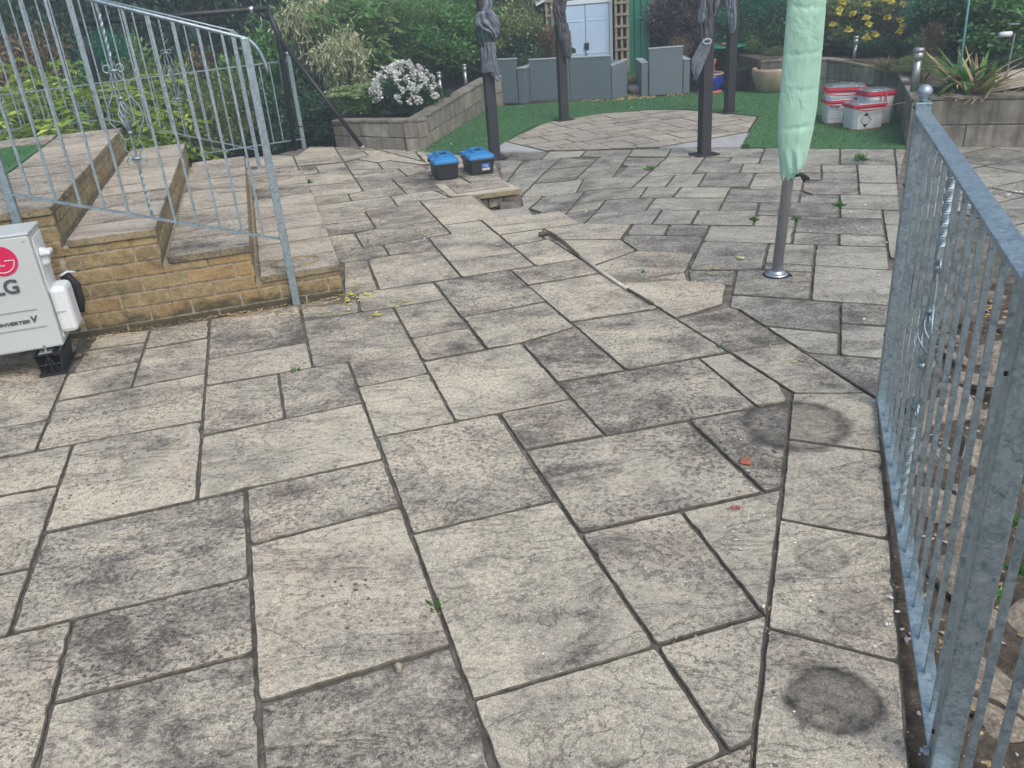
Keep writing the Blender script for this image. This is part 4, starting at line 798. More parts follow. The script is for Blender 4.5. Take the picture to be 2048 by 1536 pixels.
# ================================================================ white tubs with red rims
def tub(label, c, rz, Wd, Dp, H, kind):
    t = thing('storage_tub', label, 'tub', c, rz, 'white tubs with red rims on the lawn')
    mb = MB(); rbox(mb, 0, 0, .004, H*.86, Wd*.88, Dp*.86, Wd*.95, Dp*.94, .06, 7); body = mb.build('body', M['tub_white'], t, smooth=False)
    mb = MB(); rbox(mb, 0, 0, 0, .01, Wd*.9, Dp*.88, Wd*.9, Dp*.88, .06, 7); mb.build('base_rim', M['tub_red'], t)
    mb = MB(); rbox(mb, 0, 0, H*.80, H*.85, Wd*.98, Dp*.97, Wd*1.02, Dp*1.02, .065, 7); rbox(mb, 0, 0, H*.85, H*.93, Wd*1.03, Dp*1.03, Wd*1.01, Dp*1.01, .065, 7); mb.build('rim', M['tub_red'], t)
    mb = MB(); rbox(mb, 0, 0, H*.93, H*.955, Wd*.98, Dp*.98, Wd*.95, Dp*.95, .06, 7); rbox(mb, 0, 0, H*.955, H*.98, Wd*.7, Dp*.7, Wd*.66, Dp*.66, .05, 7); mb.build('lid', M['tub_lid'], t, bevel=.003)
    def lab(x0, x1, z0, z1, m, nm, par, e=.003, yy=None):
        mb = MB(); f = lambda z: -Dp*(.43+.04*(z/(H*.86)))-e
        mb.add([(x0, f(z0), z0), (x1, f(z0), z0), (x1, f(z1), z1), (x0, f(z1), z1), (x0, f(z0)+.002, z0), (x1, f(z0)+.002, z0), (x1, f(z1)+.002, z1), (x0, f(z1)+.002, z1)], [(0, 1, 2, 3), (7, 6, 5, 4), (0, 4, 5, 1), (2, 6, 7, 3), (1, 5, 6, 2), (0, 3, 7, 4)]); return mb.build(nm, m, par)
    if kind == 'titan':
        l = lab(-Wd*.40, Wd*.22, H*.06, H*.76, M['white_plastic'], 'label', t)
        for i in range(7): lab(-Wd*.38, -Wd*(.02), H*(.20+.065*i), H*(.222+.065*i), M['label_text'], 'label_line', l, .0045)
        lab(Wd*.02, Wd*.16, H*.12, H*.60, M['label_text'], 'label_barcode', l, .0045); 
        for i in range(5): lab(Wd*(.03+.026*i), Wd*(.042+.026*i), H*.13, H*.58, M['ink'], 'label_barcode', l, .006)
        lab(Wd*.23, Wd*.40, H*.08, H*.74, M['label_pink'], 'label', t)
        lettering('TITAN', H*.13, (-Wd*.385, -Dp*.462-.006, H*.655), (math.pi/2-.06, 0, 0), M['ink'], l, ext=.0008, off=.0015)
    if kind == 'diamond':
        l = lab(-Wd*.36, Wd*.10, H*.04, H*.74, M['white_plastic'], 'label', t); cx, cz, r = -Wd*.13, H*.37, H*.27; f = lambda z: -Dp*(.43+.04*(z/(H*.86)))-.006
        mb = MB(); P_ = [Vector((cx, f(cz+r), cz+r)), Vector((cx+r*.72, f(cz), cz)), Vector((cx, f(cz-r), cz-r)), Vector((cx-r*.72, f(cz), cz))]
        for i in range(4): mb.bar(P_[i], P_[(i+1) % 4], .004, .002, side=(1, 0, 0))
        for s in (1, -1): mb.add([(cx, f(cz+s*r)-.001, cz+s*r), (cx+.022*1.1, f(cz)-.001, cz+s*(r-.032)), (cx-.022*1.1, f(cz)-.001, cz+s*(r-.032))], [(0, 1, 2)])
        mb.build('hazard_diamond', M['ink'], l)
        lab(-Wd*.33, Wd*.07, H*.68, H*.70, M['label_text'], 'label_line', l, .0045); lab(Wd*.13, Wd*.3, H*.08, H*.72, M['label_pink'] if 0 else M['white_plastic'], 'label', t)
    # handle
    mb = MB(); s = 1
    if kind == 'upright': mb.tube([(.0, -Dp*.5-.012*math.sin(a), H*.9-.0-math.sin(a)*H*.42) if 0 else (Wd*.08*math.cos(a), -Dp*.52, H*.85-math.sin(a)*H*.62) for a in np.linspace(0, math.pi, 12)], .007, 6)
    else: mb.tube([(Wd*.50*math.cos(a), -Dp*.5-.02*math.sin(a), H*.86-.13*H*math.sin(a)) for a in np.linspace(.1, math.pi-.1, 14)], .006, 6)
    mb.build('handle', M['tub_red'], t, smooth=True); return t
def lettering(txt, size, loc, rot, m, parent, ext=.001, off=0., name='lettering', sx=1., shear=0.):
    cu = bpy.data.curves.new(name, 'FONT'); cu.body = txt; cu.size = size; cu.extrude = ext; cu.offset = off; cu.shear = shear; cu.resolution_u = 4
    o = bpy.data.objects.new(name, cu); COL.objects.link(o); bpy.context.view_layer.update()
    me = bpy.data.meshes.new_from_object(o.evaluated_get(bpy.context.evaluated_depsgraph_get())); bpy.data.objects.remove(o); me.materials.clear(); me.materials.append(m)
    o = bpy.data.objects.new(name, me); COL.objects.link(o); o.location = loc; o.rotation_euler = rot; o.scale = (sx, 1, 1); o.parent = parent; return o
ba, bb_ = G((1653, 251.5)), G((1700, 262.5))
tub('white tub with red rim and printed label, front left of the tub group', (ba[0]+.17, ba[1]+.13, .004), -.12, .34, .27, .255, 'titan')
tub('white tub with red rim and a black hazard diamond, nearest of the group', (bb_[0]+.17, bb_[1]+.12, .004), .10, .36, .29, .26, 'diamond')
bc = atY((1683, 195), 8.95)
tub('white tub with red rim behind the tub with the printed label', (bc[0]+.06, 9.05, .004), -.30, .40, .30, .37, 'plain')
bd_ = atY((1745, 195), 8.75)
tub('white tub with red rim and hanging red handle beside the block wall', (bd_[0]+.02, 8.72, .004), .12, .32, .28, .35, 'upright')
# ================================================================ air conditioner
F0 = G((128, 691), .14); d1 = -u3  # along wall to the right
yaw = math.atan2(d1[1], d1[0]); ac = thing('air_conditioner', 'white outdoor air conditioner unit with red logo standing against the brick terrace', 'air conditioner', (float(F0[0]), float(F0[1]), 0), yaw)
AW, AD, AH, Z0 = .70, .235, .50, .14
zt_ = upz((52, 470), F0); AH = zt_-Z0
mb = MB(); mb.box((-AW/2, AD/2, Z0+AH/2), (AW, AD, AH)); body = mb.build('casing', M['white_metal'], ac, bevel=.010)
mb = MB(); mb.box((.002, AD*.55, Z0+AH*.5), (.006, AD*.72, AH*.9)); mb.build('side_panel', M['white_plastic'], ac, bevel=.002)
mb = MB(); mb.box((-AW/2, AD/2, Z0+AH+.004), (AW+.008, AD+.006, .014)); mb.build('top_panel', M['white_metal'], ac, bevel=.006)
mb = MB(); rbox(mb, 0, 0, 0, .03, .09, .05, .07, .04, .015); o = mb.build('pipe_cover', M['white_plastic'], ac, bevel=.004); o.rotation_euler = (0, math.pi/2, 0); o.location = (.005, AD*.45, Z0+AH*.76)
mb = MB(); mb.box((.03, AD*.42, Z0+AH*.80), (.05, .075, .022)); mb.build('pipe_cap', M['white_plastic'], ac, bevel=.008)
mb = MB(); mb.box((.041, AD*.40, Z0+.170), (.082, AD*.62, .235)); mb.build('valve_cover', M['white_plastic'], ac, bevel=.024)
mb = MB(); mb.box((.03, AD*.085, Z0+.165), (.045, .003, .004)); mb.build('cover_groove', M['groove'], ac)
mb = MB(); mb.tube([(.03, AD+.02, Z0+.255), (.055, AD+.02, Z0+.275), (.078, AD+.022, Z0+.22), (.076, AD+.022, Z0+.14), (.06, AD+.02, Z0+.08)], .021, 10); mb.build('insulated_pipe', M['black_rubber'], ac, smooth=True)
mb = MB(); mb.tube([(.03, AD*.9, Z0+.29), (.06, AD, Z0+.30), (.09, AD+.02, Z0+.288)], .006, 6); mb.build('cable', M['white_plastic'], ac, smooth=True)
for z in (.115, .205):
    mb = MB(); mb.tube([(-.47 , -.0015, Z0+z), (-.045 if z < .15 else -.065, -.0015, Z0+z)], .0035, 6); mb.build('pressed_groove', M['groove'], ac)
def acz(P): return onplane(P, F0, -v3 if 0 else v3)
def acl(P): X = acz(P)-F0; return float(X@d1), float(X[2])+0  # local x, z above F0(z=.14)
lx, lz = acl((2, 523)); ex, ez = acl((34, 516)); R_ = math.hypot(ex-lx, ez-lz)
mb = MB(); mb.tube([(lx, -.0015, Z0+lz), (lx, -.004, Z0+lz)], R_, 48); lg = mb.build('logo_disc', M['logo_red'], ac)
mb = MB(); mb.tube([(lx+R_*.78*math.cos(a), -.005, Z0+lz+R_*.78*math.sin(a)) for a in np.linspace(math.pi*.5, 2*math.pi, 30)]+[(lx+R_*.22, -.005, Z0+lz)], .0024, 5); mb.tube([(lx-R_*.12, -.005, Z0+lz+R_*.35), (lx-R_*.12, -.005, Z0+lz-R_*.30), (lx+R_*.16, -.005, Z0+lz-R_*.30)], .0022, 5); mb.lathe([(0, 0), (.006, 0), (0, .001)], 10, (lx-R_*.4, -.005, Z0+lz+R_*.3)); mb.build('logo_lines', M['white_plastic'], lg)
gx, gz0 = acl((16, 588)); gx2, gz1 = acl((14, 560)); hz = abs(gz1-gz0)
lettering('LG', hz*1.42, (gx-hz*.86, -.004, Z0+gz0), (math.pi/2, 0, 0), M['logo_grey'], ac, .0012, .0022)
ix, iz = acl((0, 653)); ix2, iz2 = acl((84, 640)); 
t1 = lettering('INVERTER', .030, (ix-.004, -.0035, Z0+iz-.004), (math.pi/2, 0, 0), M['logo_grey'], ac, .0008, .0010, sx=1.0, shear=.25)
wI = (ix2-ix)*.74; bpy.context.view_layer.update(); t1.scale = (wI/max(.01, t1.dimensions[0]), .75, 1)
lettering('V', .043, (ix-.004+wI+.006, -.0035, Z0+iz-.004), (math.pi/2, 0, 0), M['logo_grey'], ac, .0008, .0018, shear=.1)
mb = MB(); mb.lathe([(0, 0), (.005, 0), (.005, .003), (0, .003)], 8, (0, 0, 0)); o = mb.build('screw', M['groove'], ac); o.rotation_euler = (math.pi/2, 0, 0); o.location = (-.025, 0, Z0+AH*.95)
for x in (-.085, -.60):
    fo = None; mb = MB()
    for sx in (-1, 1): mb.box((x+sx*.052, AD*.5, .055), (.008, AD+.03, .11), R=Matrix.Rotation(sx*.16, 3, 'Y'))
    mb.box((x, AD*.5, .112), (.085, AD+.03, .010)); mb.box((x, -.008, .058), (.10, .006, .008)); mb.box((x, .02, .055), (.008, .05, .10)); mb.box((x, AD*.5, .006), (.125, AD+.04, .010))
    mb.bar((x-.04, -.006, .01), (x+.0, -.006, .105), .006); mb.bar((x+.04, -.006, .01), (x+.0, -.006, .105), .006)
    fo = mb.build('rubber_foot', M['black_rubber'], ac, bevel=.002)
    mb = MB(); mb.box((x, .0, .126), (.06, .05, .008)); mb.tube([(x, -.005, .12), (x, -.005, .16)], .006, 6); mb.build('fixing_bracket', M['chrome'], fo)
# ================================================================ rattan furniture (seen from behind)
def rseat(label, pL, pR, ztop, arms, depth=.62, name='rattan_armchair', cat='armchair', seams=1, armh=.42, armw=.12):
    a, b = G(pL), G(pR); d = b-a; T = np.linalg.norm(d); ang = math.atan2(d[1], d[0]); t = thing(name, label, cat, (float(a[0]), float(a[1]), 0), ang, 'grey rattan garden seats')
    mb = MB(); k = seams
    for i in range(k): mb.box((T*(i+.5)/k, .035, ztop/2+.01), (T/k-.006, .07, ztop-.02))
    mb.build('backrest', M['rattan'], t, bevel=.006)
    mb = MB(); mb.box((T/2, .036, ztop+.006), (T+.01, .085, .014)); mb.build('top_rim', M['rattan_rim'], t, bevel=.003)
    mb = MB(); mb.box((T/2, depth/2, .18), (T-.04, depth-.02, .27)); mb.build('seat', M['rattan'], t, bevel=.01)
    mb = MB(); mb.box((T/2, depth/2, .35), (T-.1, depth-.1, .07)); mb.build('cushion', M['rattan_rim'], t, bevel=.02)
    for s in arms:
        x = -armw/2-.008 if s < 0 else T+armw/2+.008
        mb = MB(); mb.box((x, depth/2+.02, armh/2), (armw, depth, armh-.02)); ar = mb.build('armrest', M['rattan'], t, bevel=.008)
        mb = MB(); mb.box((x, depth/2+.02, armh), (armw+.012, depth+.012, .014)); mb.build('arm_rim', M['rattan_rim'], ar, bevel=.003)
    return t
rseat('grey rattan armchair behind the left gazebo post', (984, 211), (1036, 210), .60, (1,), armh=.48)
rseat('long grey rattan sofa in front of the metal shed doors', (1062, 206), (1222, 201), .565, (-1,), name='rattan_sofa', cat='sofa', seams=2, armh=.46, armw=.1)
so2 = G((1225, 200.5)); t = thing('rattan_side_seat', 'low grey rattan end seat at the right end of the sofa', 'seat', (float(so2[0]), float(so2[1]), 0), .55, 'grey rattan garden seats')
mb = MB(); mb.add([(0, 0, .01), (.27, 0, .01), (.27, .3, .01), (0, .3, .01), (0, 0, .44), (.27, 0, .49), (.27, .3, .49), (0, .3, .44)], [(3, 2, 1, 0), (4, 5, 6, 7), (0, 1, 5, 4), (1, 2, 6, 5), (2, 3, 7, 6), (3, 0, 4, 7)]); mb.build('body', M['rattan'], t, bevel=.012)
mb = MB(); mb.bar((0, .02, .449), (.27, .02, .499), .03, .012); mb.build('top_rim', M['rattan_rim'], t)
rseat('grey rattan armchair with a tall back between the green shed and the blue pot', (1298, 195), (1365, 190), .615, (-1, 1), armh=.45, armw=.09)
# ================================================================ sheds and trellis
Ys = 13.9
def sxz(px, py, Yd=Ys): p = atY((px, py), Yd); return float(p[0]), float(p[2])
xl, _ = sxz(1125, 100); xr, _ = sxz(1220, 100); _, zd = sxz(1170, 8); x0_, _ = sxz(1098, 60); x1_, _ = sxz(1226, 60)
sh = thing('garden_shed', 'metal garden shed with pale blue double doors behind the sofa', 'shed', ((xl+xr)/2, Ys, 0)); cx = (xl+xr)/2; hw = (x1_-x0_)/2; ds = .12
mb = MB(); mb.box(((x0_+x1_)/2-cx, ds+.85, .76), (x1_-x0_-.02, 1.6, 1.52)); mb.build('body', M['shed_green'], sh)
zr = zd+.05
for s in (-1, 1):
    mb = MB(); wd = (xr-xl)/2; mb.box((s*wd/2, .03, zd/2+.02), (wd-.008, .03, zd-.06)); d_ = mb.build('door', M['shed_blue'], sh, bevel=.004)
    mb = MB(); mb.box((s*wd/2, .013, zd*.40), (wd*.8, .006, .02)); mb.box((s*wd/2, .013, zd*.80), (wd*.8, .006, .02)); mb.build('pressed_rib', M['shed_blue'], d_, bevel=.003)
mb = MB(); mb.box((xl-cx-.02, .03, zd/2), (.035, .06, zd)); mb.box((xr-cx+.025, .03, zd/2), (.045, .06, zd)); mb.box((0, .03, zd+.03), (xr-xl+.09, .06, .06)); mb.build('door_frame', M['shed_white'], sh, bevel=.004)
mb = MB(); _, zk = sxz(1178, 92); mb.box((.01, -.002, zk), (.07, .03, .10)); mb.build('padlock', M['padlock'], sh, bevel=.01)
mb = MB(); mb.lathe([(0, 0), (.02, 0), (.02, .03), (0, .03)], 10, (.01, -.005, zk-.1)); mb.build('latch_knob', M['shed_white'], sh)
mb = MB(); ex_, ez_ = sxz(1072, 8); mb.add([(ex_-cx, -.02, ez_), (0, -.02, zd+.38), (hw+.1, -.02, ez_+.12), (ex_-cx, 1.8, ez_), (0, 1.8, zd+.38), (hw+.1, 1.8, ez_+.12), (ex_-cx, -.02, ez_-.03), (0, -.02, zd+.35), (hw+.1, -.02, ez_+.09), (ex_-cx, 1.8, ez_-.03), (0, 1.8, zd+.35), (hw+.1, 1.8, ez_+.09)], [(0, 1, 4, 3), (1, 2, 5, 4), (6, 7, 1, 0), (7, 8, 2, 1), (9, 10, 7, 6), (10, 11, 8, 7), (2, 8, 11, 5), (0, 3, 9, 6)])
mb.build('roof', M['shed_white'], sh, fix=True)
mb = MB(); mb.add([(x0_-cx, .1, 1.5), (x1_-cx, .1, 1.5), (x1_-cx, .1, ez_+.05), (0, .1, zd+.34), (x0_-cx, .1, ez_)], [(0, 1, 2, 3, 4)]); mb.build('gable', M['shed_green'], sh)
def trellis(label, px0, px1, ptop, pbot, Yd, nx, pitch=.19):
    xa, za = sxz(px0, ptop, Yd); xb, zb = sxz(px1, pbot, Yd); zb = max(.02, zb) if zb < .3 else zb; t = thing('wooden_trellis', label, 'trellis', (xa, Yd, 0), group='wooden trellis panels'); mb = MB()
    for i in range(nx): mb.box(((xb-xa)*i/(nx-1), 0, (za+zb)/2), (.035, .02, za-zb))
    z = zb+.05
    while z < za: mb.box(((xb-xa)/2, -.017, z), (xb-xa+.05, .014, .035)); z += pitch
    mb.build('lattice', M['trellis_wood'], t); return t
trellis('wooden trellis panel fixed between the blue doors and the green shed wall', 1230, 1256, -60, 150, Ys-.12, 3, .165)
trellis('narrow wooden trellis left of the blue shed doors with a dried climber', 1092, 1110, 2, 150, Ys-.12, 2, .2)
xa, _ = sxz(1258, 50); xb, _ = sxz(1300, 50)
gs = thing('green_shed', 'dark green corrugated shed wall right of the trellis', 'shed', (xa, Ys+.05, 0)); mb = MB(); x = 0; n_ = 0; pts = []
while x < xb-xa: pts.append((x, 0 if n_ % 4 in (0, 1) else .03)); x += .035 if n_ % 2 == 0 else .015; n_ += 1
pts.append((xb-xa, 0)); vs = [(p[0], p[1], z) for z in (0, 2.2) for p in pts]; n_ = len(pts); mb.add(vs, [(i, i+1, n_+i+1, n_+i) for i in range(n_-1)]); mb.build('corrugated_wall', M['shed_green'], gs)
mb = MB(); mb.box(((xb-xa)/2, .85, 1.1), (xb-xa-.01, 1.6, 2.19)); mb.build('body', M['shed_green'], gs)
mb = MB(); mb.box(((xb-xa)/2, .8, 2.23), (xb-xa+.1, 1.8, .05)); mb.build('roof', M['shed_green'], gs)
# ================================================================ pots, table, etc
def pot(name, label, px, py, prof, m, rim=None, cat='pot', Yd=None, loc=None):
    b = G((px, py)) if loc is None else loc; t = thing(name, label, cat, (float(b[0]), float(b[1]), float(b[2])))
    mb = MB(); mb.lathe(prof, 32); mb.build('body', m, t, smooth=True)
    if rim: mb = MB(); R, z, r = rim[:3]; mb.tube([(R*math.cos(a), R*math.sin(a), z) for a in np.linspace(0, 2*math.pi, 33)], r, 8, cap=False); mb.build('rim', rim[3], t, smooth=True)
    mb = MB(); R = prof[-1][0]; mb.lathe([(0, prof[-1][1]-.03), (R-.01, prof[-1][1]-.03), (0, prof[-1][1]-.02)], 20); mb.build('compost', M['soil'], t); return t
pot('glazed_pot', 'cobalt blue glazed pot with tan rim behind the right gazebo post', 1418, 184, [(.12, 0), (.15, .02), (.19, .12), (.19, .20), (.17, .235), (.155, .235), (.155, .20)], M['blue_glaze'], (.175, .235, .018, M['rim_tan']))
mb = MB(); mb.lathe([(.14, 0), (.17, .012), (.16, .03), (.1, .03)], 28); b = G((1418, 186)); o = mb.build('pot_saucer', M['terracotta'], smooth=True); o.location = (b[0], b[1]-.02, 0); tag(o, 'terracotta saucer under the cobalt blue pot', 'saucer')
b = G((1418, 184)); mb = MB(); mb.lathe([(.05, .22), (.06, .27), (.055, .34), (.075, .40), (.075, .42), (.055, .425), (.05, .40)], 24); o = mb.build('terracotta_jar', M['terracotta'], smooth=True); o.location = (b[0]+.01, b[1], 0); tag(o, 'small terracotta jar standing in the cobalt blue pot', 'jar')
bl = G((1466, 180)); br_ = G((1512, 178)); t = thing('trough_planter', 'wide black planter below the dark garden table', 'planter', (float(bl[0]), float(bl[1]), 0)); Wp = float(br_[0]-bl[0])
mb = MB(); rbox(mb, Wp/2, .16, .0, .24, Wp*.86, .26, Wp, .32, .03); mb.build('body', M['black_pot'], t, bevel=.004)
mb = MB(); rbox(mb, Wp/2, .16, .235, .26, Wp*1.05, .35, Wp*1.05, .35, .03); mb.build('rim', M['black_pot'], t)
pot('stone_pot', 'large tan round pot standing beside the parasol cover', 1543, 183, [(.16, 0), (.20, .03), (.25, .18), (.27, .27), (.26, .30), (.23, .30), (.22, .26)], M['cream_pot'])
pot('stone_pot', 'pale stone pot with a straggly plant beside the armchair on the gravel', 1276, 188, [(.10, 0), (.13, .02), (.15, .08), (.13, .12), (.11, .12)], M['pale_concrete'])
tb = G((1465, 176)); t = thing('garden_table', 'dark round garden table holding a terracotta saucer', 'table', (float(tb[0]), float(tb[1])+.5, 0))
mb = MB(); mb.lathe([(0, .50), (.30, .50), (.31, .51), (.30, .522), (0, .522)], 30); mb.build('tabletop', M['shed_green'], t)
for a in (.6, 2.7, 4.7):
    mb = MB(); mb.tube([(.2*math.cos(a), .2*math.sin(a), .5), (.06*math.cos(a), .06*math.sin(a), .28), (.24*math.cos(a), .24*math.sin(a), 0)], .012, 8); mb.build('leg', M['black_paint'], t, smooth=True)
mb = MB(); mb.lathe([(0, 0), (.08, 0), (.10, .03), (.085, .03), (.08, .015), (0, .015)], 20); o = mb.build('terracotta_saucer', M['terracotta'], smooth=True); o.location = (tb[0]+.03, tb[1]+.45, .522); tag(o, 'terracotta saucer lying on the dark round table', 'saucer')
# solar lights
def solar(label, px, pyb, pyt, z0, Yd, r=.022):
    p = atY((px, pyb), Yd); zt = atY((px, pyt), Yd)[2]; z0 = p[2]-.05; h = zt-z0; t = thing('solar_light', label, 'garden light', (float(p[0]), Yd, float(z0)), group='solar stake lights')
    mb = MB(); mb.tube([(0, 0, 0), (0, 0, h*.72)], r, 14); mb.build('stem', M['stainless'], t, smooth=True)
    mb = MB(); mb.lathe([(r*.8, h*.72), (r*1.25, h*.73), (r*1.3, h*.9), (r*.9, h*.9)], 16); mb.build('lens', M['stainless'], t, smooth=True)
    mb = MB(); mb.lathe([(0, h*.9), (r*1.4, h*.9), (r*1.45, h*.97), (r*1.1, h), (0, h)], 16); mb.build('cap', M['stainless'], t, smooth=True)
solar('stainless solar light near the white flowers on the left block wall', 882, 188, 143, .3, 10.9)
solar('stainless solar light farther along the left block wall', 932, 170, 128, .3, 11.7)
solar('stainless solar light on the curved wall behind the tubs', 1708, 122, 72, .4, 10.95)
solar('thick stainless solar light on the raised bed near the railing finial', 1829, 170, 96, .4, 7.9, .034)
p = atY((2018, 120), 7.6); t = thing('tilted_solar_lamp', 'white tilted solar lamp head on a thin stake above the iris clump', 'garden light', (float(p[0]), 7.6, .4)); zt = float(atY((2018, 68), 7.6)[2])-.4
mb = MB(); mb.tube([(0, 0, 0), (.01, 0, zt)], .008, 8); mb.build('stake', M['stainless'], t)
mb = MB(); mb.tube([(-.12, 0, zt), (-.02, 0, zt)], .022, 14); mb.build('lamp_head', M['white_plastic'], t, smooth=True)
mb = MB(); mb.lathe([(0, 0), (.05, 0), (.05, .008), (0, .01)], 16, (.015, .05, zt+.07)); mb.build('panel', M['stainless'], t)
p = atY((1917, 165), 7.55); pt = atY((1938, 0), 7.55); mb = MB(); mb.tube([(0, 0, -.1), tuple(np.array(pt-p)), tuple(np.array(pt-p)*1.5)], .009, 8); o = mb.build('plant_cane', M['cane_blue'], smooth=True); o.location = tuple(p); tag(o, 'pale blue plant cane leaning over the iris clump', 'cane')
# ================================================================ litter, stick, shard
def rock_mesh(s, flat=.6, seed=0, sub=2):
    b = bmesh.new(); bmesh.ops.create_icosphere(b, subdivisions=sub, radius=1)
    cuts = [Vector((random.uniform(-1, 1), random.uniform(-1, 1), random.uniform(-1, 1))).normalized() for _ in range(9)]
    for v in b.verts:
        for cn in cuts:
            dd = v.co.dot(cn)
            if dd > .62: v.co -= cn*(dd-.62)
        v.co *= 1+.10*mnoise.noise(v.co*1.7+Vector((seed, 0, 0)))+.05*mnoise.noise(v.co*5+Vector((seed, 3, 0)))
        v.co.x *= s[0]; v.co.y *= s[1]; v.co.z *= s[2]
    me = bpy.data.meshes.new('rock'); b.to_mesh(me); b.free(); return me
a = G((1078, 468)); pts = [(1078, 469, .02), (1098, 466, .02), (1125, 482, .016), (1160, 512, .012), (1205, 545, .012), (1255, 578, .012), (1290, 598, .014), (1306, 607, .012)]
st = thing('fallen_stick', 'long forked grey stick lying diagonally on the paving, partly stripped to pale wood', 'stick', (float(a[0]), float(a[1]), 0)); P_ = [np.array(G((x, y), z))-np.array([a[0], a[1], 0]) for x, y, z in pts]
mb = MB(); mb.tube([tuple(p) for p in P_[5:]], [.007, .007, .008], 8); mb.build('bark', M['stick_bark'], st, smooth=True)
mb = MB(); mb.tube([tuple(p) for p in P_[:4]], [.016, .014, .010, .008], 8); f = G((1090, 459), .03)-np.array([a[0], a[1], 0]); mb.build('bark', M['stick_bark'], st, smooth=True)
mb = MB(); mb.tube([tuple(f), tuple(P_[2]*.6+f*.4+(0, 0, .01)), tuple(P_[2])], [.005, .008, .009], 6); mb.build('side_twig', M['stick_bark'], st, smooth=True)
mb = MB(); mb.tube([tuple(P_[3]), tuple(P_[4]), tuple(P_[5])], [.008, .010, .008], 8); mb.build('stripped_wood', M['bare_wood'], st, smooth=True)
p = G((1490, 926)); mb = MB(); mb.prism([(-.024, -.012), (.010, -.026), (.020, -.014), (.016, .024), (-.010, .014)], .0, .010); o = mb.build('pot_shard', M['terracotta'], bevel=.004); o.location = (p[0], p[1], .004); tag(o, 'large orange terracotta shard lying in the paving joint', 'shard', 'terracotta shards')
for i, (px, dx) in enumerate(((1466, 'left'), (1476, 'right'))):
    p = G((px, 1018)); mb = MB(); mb.prism([(-.008, -.005), (.007, -.007), (.009, .003), (-.003, .008)], 0, .006); o = mb.build('pot_shard', M['terracotta'], bevel=.002); o.location = (p[0], p[1], .004); o.rotation_euler[2] = i*2; tag(o, 'tiny terracotta chip, %s one of the two beside each other' % dx, 'shard', 'terracotta shards')
p = G((799, 1340)); o = bpy.data.objects.new('pebble', rock_mesh((.014, .018, .010), seed=5)); COL.objects.link(o); o.data.materials.append(M['rock']); o.location = (p[0], p[1], .010); tag(o, 'brown pebble lying on a pinkish slab near the bottom edge', 'pebble')
# stones of the rock garden
rk = [rock_mesh((1, .72, .42), seed=i*3.1, sub=3) for i in range(8)]
for me in rk:
    at = me.attributes.new('slab', 'FLOAT_COLOR', 'FACE'); cc = [random.random() for _ in range(3)]; at.data.foreach_set('color', np.array([(*cc, 1)]*len(me.polygons), dtype=np.float32).ravel()); me.materials.append(M['rock'])
n_ = 0; placed = []
rr_ = random.Random(3)
while n_ < 285:
    y_ = rr_.uniform(.35, 4.0); t_ = rr_.random()**1.0*1.75+.10; x_ = FEN(y_)+t_; s_ = rr_.uniform(.06, .18)
    if y_ > 3.3 and t_ < .25: continue
    if any((x_-q_[0])**2+(y_-q_[1])**2 < ((s_+q_[2])*.55)**2 for q_ in placed): n_ += .2; continue
    placed.append((x_, y_, s_)); o = bpy.data.objects.new('garden_rock', rk[int(n_) % 8]); COL.objects.link(o); o.location = (x_, y_, gz(x_, y_)+s_*.14); o.scale = (s_*1.2, s_, s_*rr_.uniform(.7, 1.2)); o.rotation_euler = (rr_.uniform(-.3, .3), rr_.uniform(.0, .5), rr_.uniform(0, 6.28))
    tag(o, 'rough layered brown stone in the rock bank beyond the galvanised railing', 'rock', 'stones of the rock bank'); n_ += 1
for px, py, s_ in ((1880, 178, .20), (1925, 182, .16)):
    p = atY((px, py), 7.85); o = bpy.data.objects.new('edging_stone', rk[1]); COL.objects.link(o); o.location = (p[0], 7.85, .43); o.scale = (s_, s_*.7, s_*.35); tag(o, 'flat pale stone on the raised bed, %s' % ('just right of the finial' if px < 1900 else 'at the foot of the iris clump'), 'stone', 'flat stones on the raised bed')
mb = MB(); p = atY((2010, 180), 7.6); mb.cur = (.1, .3, .1)
for i in range(5): mb.box((0, .0+.012*i, .02+.018*i), (.75-.05*i, .3, .014), R=Matrix.Rotation(-.10, 3, 'Y') @ Matrix.Rotation(.03*i, 3, 'Z'))
o = mb.build('slate_stack', M['rock'], bevel=.004, attr='slab'); o.location = (p[0]+.1, 7.65, .42); tag(o, 'thin pale stone slabs stacked on the raised bed right of the irises', 'stone stack')
p = G((1275, 197)); mb = MB()
for i in range(160): a = rr_.random()*6.28; r = rr_.random()**.5; mb.box((r*.75*math.cos(a), r*.25*math.sin(a)+.1, .012), (.035, .03, .02), rz=rr_.random()*3)
o = mb.build('bark_chips', M['dry_leaf'], bevel=.004); o.location = (p[0], p[1], 0); tag(o, kind='stuff', label='tan bark chips beside the armchair', cat='bark chips')
def scatter(name, label, cat, m, items, size=1):
    V_, F_ = [], []
    for (x, y, z, s) in items:
        a = rng.random()*6.28; e = rng.uniform(-.4, .4, 2); b0_ = len(V_); n = 5
        for j in range(n):
            qa = a+2*math.pi*j/n; r = s*rng.uniform(.5, 1.1); xx, yy = r*math.cos(qa)*1.4, r*math.sin(qa)*.8; ca, sa = math.cos(a), math.sin(a); xr, yr = xx*ca-yy*sa, xx*sa+yy*ca
            V_.append((x+xr, y+yr, z+.002+abs(e[0]*xx)+abs(e[1]*yy)))
        F_.append(list(range(b0_, b0_+n)))
    mb = MB(); mb.v = V_; mb.f = F_; mb.a = [(0, 0, 0)]*len(F_); o = mb.build(name, m); return tag(o, label, cat, kind='stuff')
